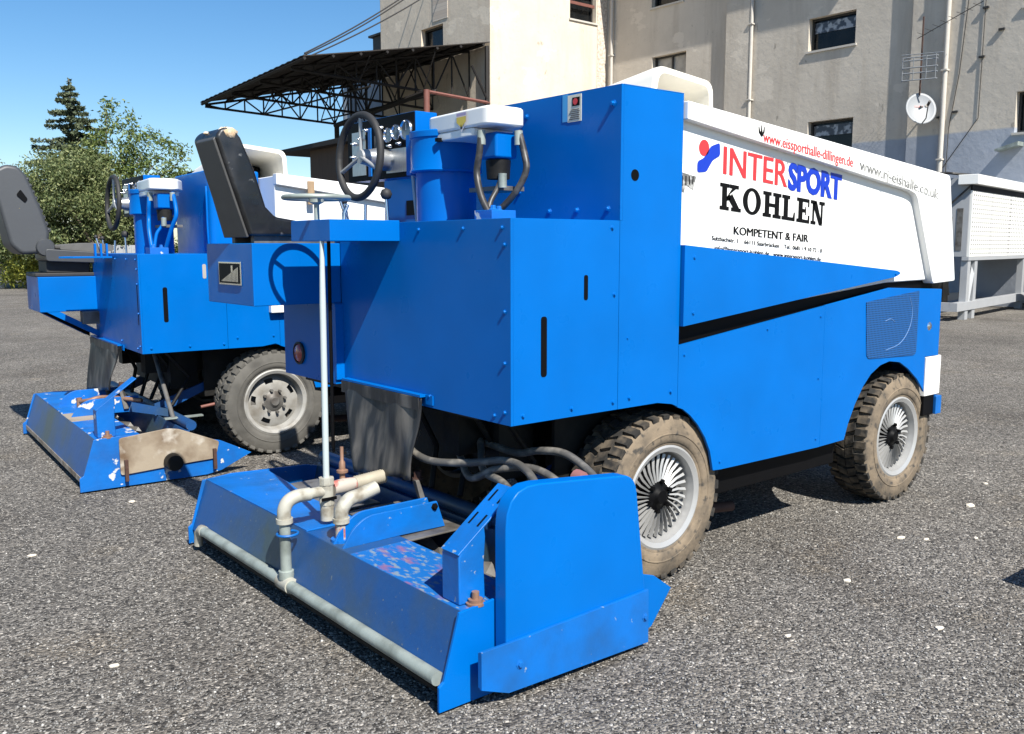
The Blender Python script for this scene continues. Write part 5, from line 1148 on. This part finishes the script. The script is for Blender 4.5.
# loose tree leaning right with open branches
br = []; cl = []
root = Vector((0, 0, 1.6))
for k, (ex, ey, ez) in enumerate(((0.2, -0.2, 6.6), (1.0, -0.6, 5.9), (1.5, -0.9, 5.6), (2.0, -1.2, 5.2), (2.5, -1.5, 4.9), (2.6, -1.5, 4.3), (1.9, -1.1, 4.0), (2.3, -1.3, 3.5), (-0.3, 0.1, 5.4), (0.7, -0.3, 5.0), (1.2, -0.6, 4.5), (1.3, -0.8, 3.4), (2.9, -1.7, 3.9), (0.2, 0, 4.4), (3.3, -2.0, 3.2), (2.8, -1.7, 2.9), (0.8, -0.5, 2.6))):
    e = Vector((ex, ey, ez)); mid_ = root.lerp(e, 0.5)+Vector((0, 0, 0.35)); br.append(([tuple(root), tuple(mid_), tuple(e)], 0.05, 0.008))
    for u in (0.55, 0.66, 0.76, 0.86, 0.94, 1.0):
        p = root*(1-u)**2 + mid_*2*u*(1-u) + e*u*u; cl.append(tuple(p+Vector((random.gauss(0, .12), random.gauss(0, .12), random.gauss(0, .12)))))
br.append(([(0, 0.2, 0), (0, 0.1, 0.9), (0, 0, 1.7)], 0.10, 0.06))
cl = [(a, b, c_*1.05) for a, b, c_ in cl]
T3 = broad('leafy_tree', 8.3, 34.6, cl, 13000, 0.052, 'leaf', br, 31, cr=0.19)
tag(T3, 'open wispy tree with spread branches leaning right of the conifer', 'tree')
cl = ell(0, 0, 2.6, 1.9, 1.5, 2.2, 60, 41)
T4 = broad('shrub', 5.7, 38.6, cl, 6500, 0.062, 'leaf3', [([(0, 0, 0), (0.1, 0, 2), (0.3, 0, 4.6)], 0.08, 0.02), ([(0, 0, 0.4), (-0.6, 0, 2.4), (-0.9, 0, 4.9)], 0.05, 0.01), ([(0, 0, 0.4), (0.7, 0, 2.4), (1.0, 0, 4.4)], 0.05, 0.01)], 42, cr=0.34)
tag(T4, 'airy grey-green shrub at the far left edge behind the grey seat', 'shrub')
cl = ell(0, 0, 1.1, 4.2, 1.2, 1.3, 110, 51, 0.3)
T5 = broad('hedge', 8.2, 36.6, cl, 22000, 0.065, 'leaf', [([(0, 0, 0), (0.1, 0, 0.8), (0, 0, 1.6)], 0.06, 0.02)], 52, cr=0.28)
tag(T5, 'low dark green hedge under the trees along the yard edge', 'hedge')
cl = ell(0, 0, 0.7, 0.7, 0.6, 0.7, 24, 61, 0.3)
T6 = broad('yellow_bush', 5.6, 35.7, cl, 2600, 0.055, 'yellowleaf', [([(0, 0, 0), (0.05, 0, 0.5), (0, 0, 1.0)], 0.03, 0.01)], 62, cr=0.18)
tag(T6, 'small yellow-green bush at the far left under the grey seat', 'shrub')
cl = ell(0, 0, 3.7, 1.0, 0.8, 0.9, 16, 71, 0.2)
T7 = broad('leafy_tree', 12.3, 34.5, cl, 420, 0.08, 'leaf', [([(0, 0, 0), (0.1, 0, 2), (0, 0, 4.2)], 0.06, 0.01), ([(0, 0, 2.4), (0.5, 0, 3.4), (0.9, 0, 4.3)], 0.03, 0.006), ([(0, 0, 2.2), (-0.5, 0, 3.2), (-0.8, 0, 4.0)], 0.03, 0.006)], 72, cr=0.16)
tag(T7, 'sparse thin sapling whose tips show above the far machine', 'tree')
cl = ell(0, 0, 3.4, 2.2, 1.6, 2.6, 50, 81)
T8 = broad('leafy_tree', 26.5, 47.0, cl, 5000, 0.12, 'leaf', [([(0, 0, 0), (0.1, 0, 2), (0, 0, 4.4)], 0.16, 0.05)], 82, cr=0.35)
tag(T8, 'green tree showing beside the red roof under the shed eave', 'tree')
pf = MB().box(5.0, 5.12, 37.0, 37.12, 0, 1.5).box(4.98, 5.14, 36.98, 37.14, 1.5, 1.54); o = pf.build('fence_post', 'whitewash'); tag(o, 'pale fence post at the far left edge of the yard', 'post')
fp = MB()
fp.box(7.65, 9.4, 33.0, 33.06, 0.05, 1.62)
for k in range(12): fp.box(7.65+0.15*k, 7.69+0.15*k, 32.97, 33.0, 0.05, 1.62)
o = fp.build('metal_gate', 'trailgrey'); tag(o, 'pale grey ribbed metal gate under the trees behind the far machine', 'gate')
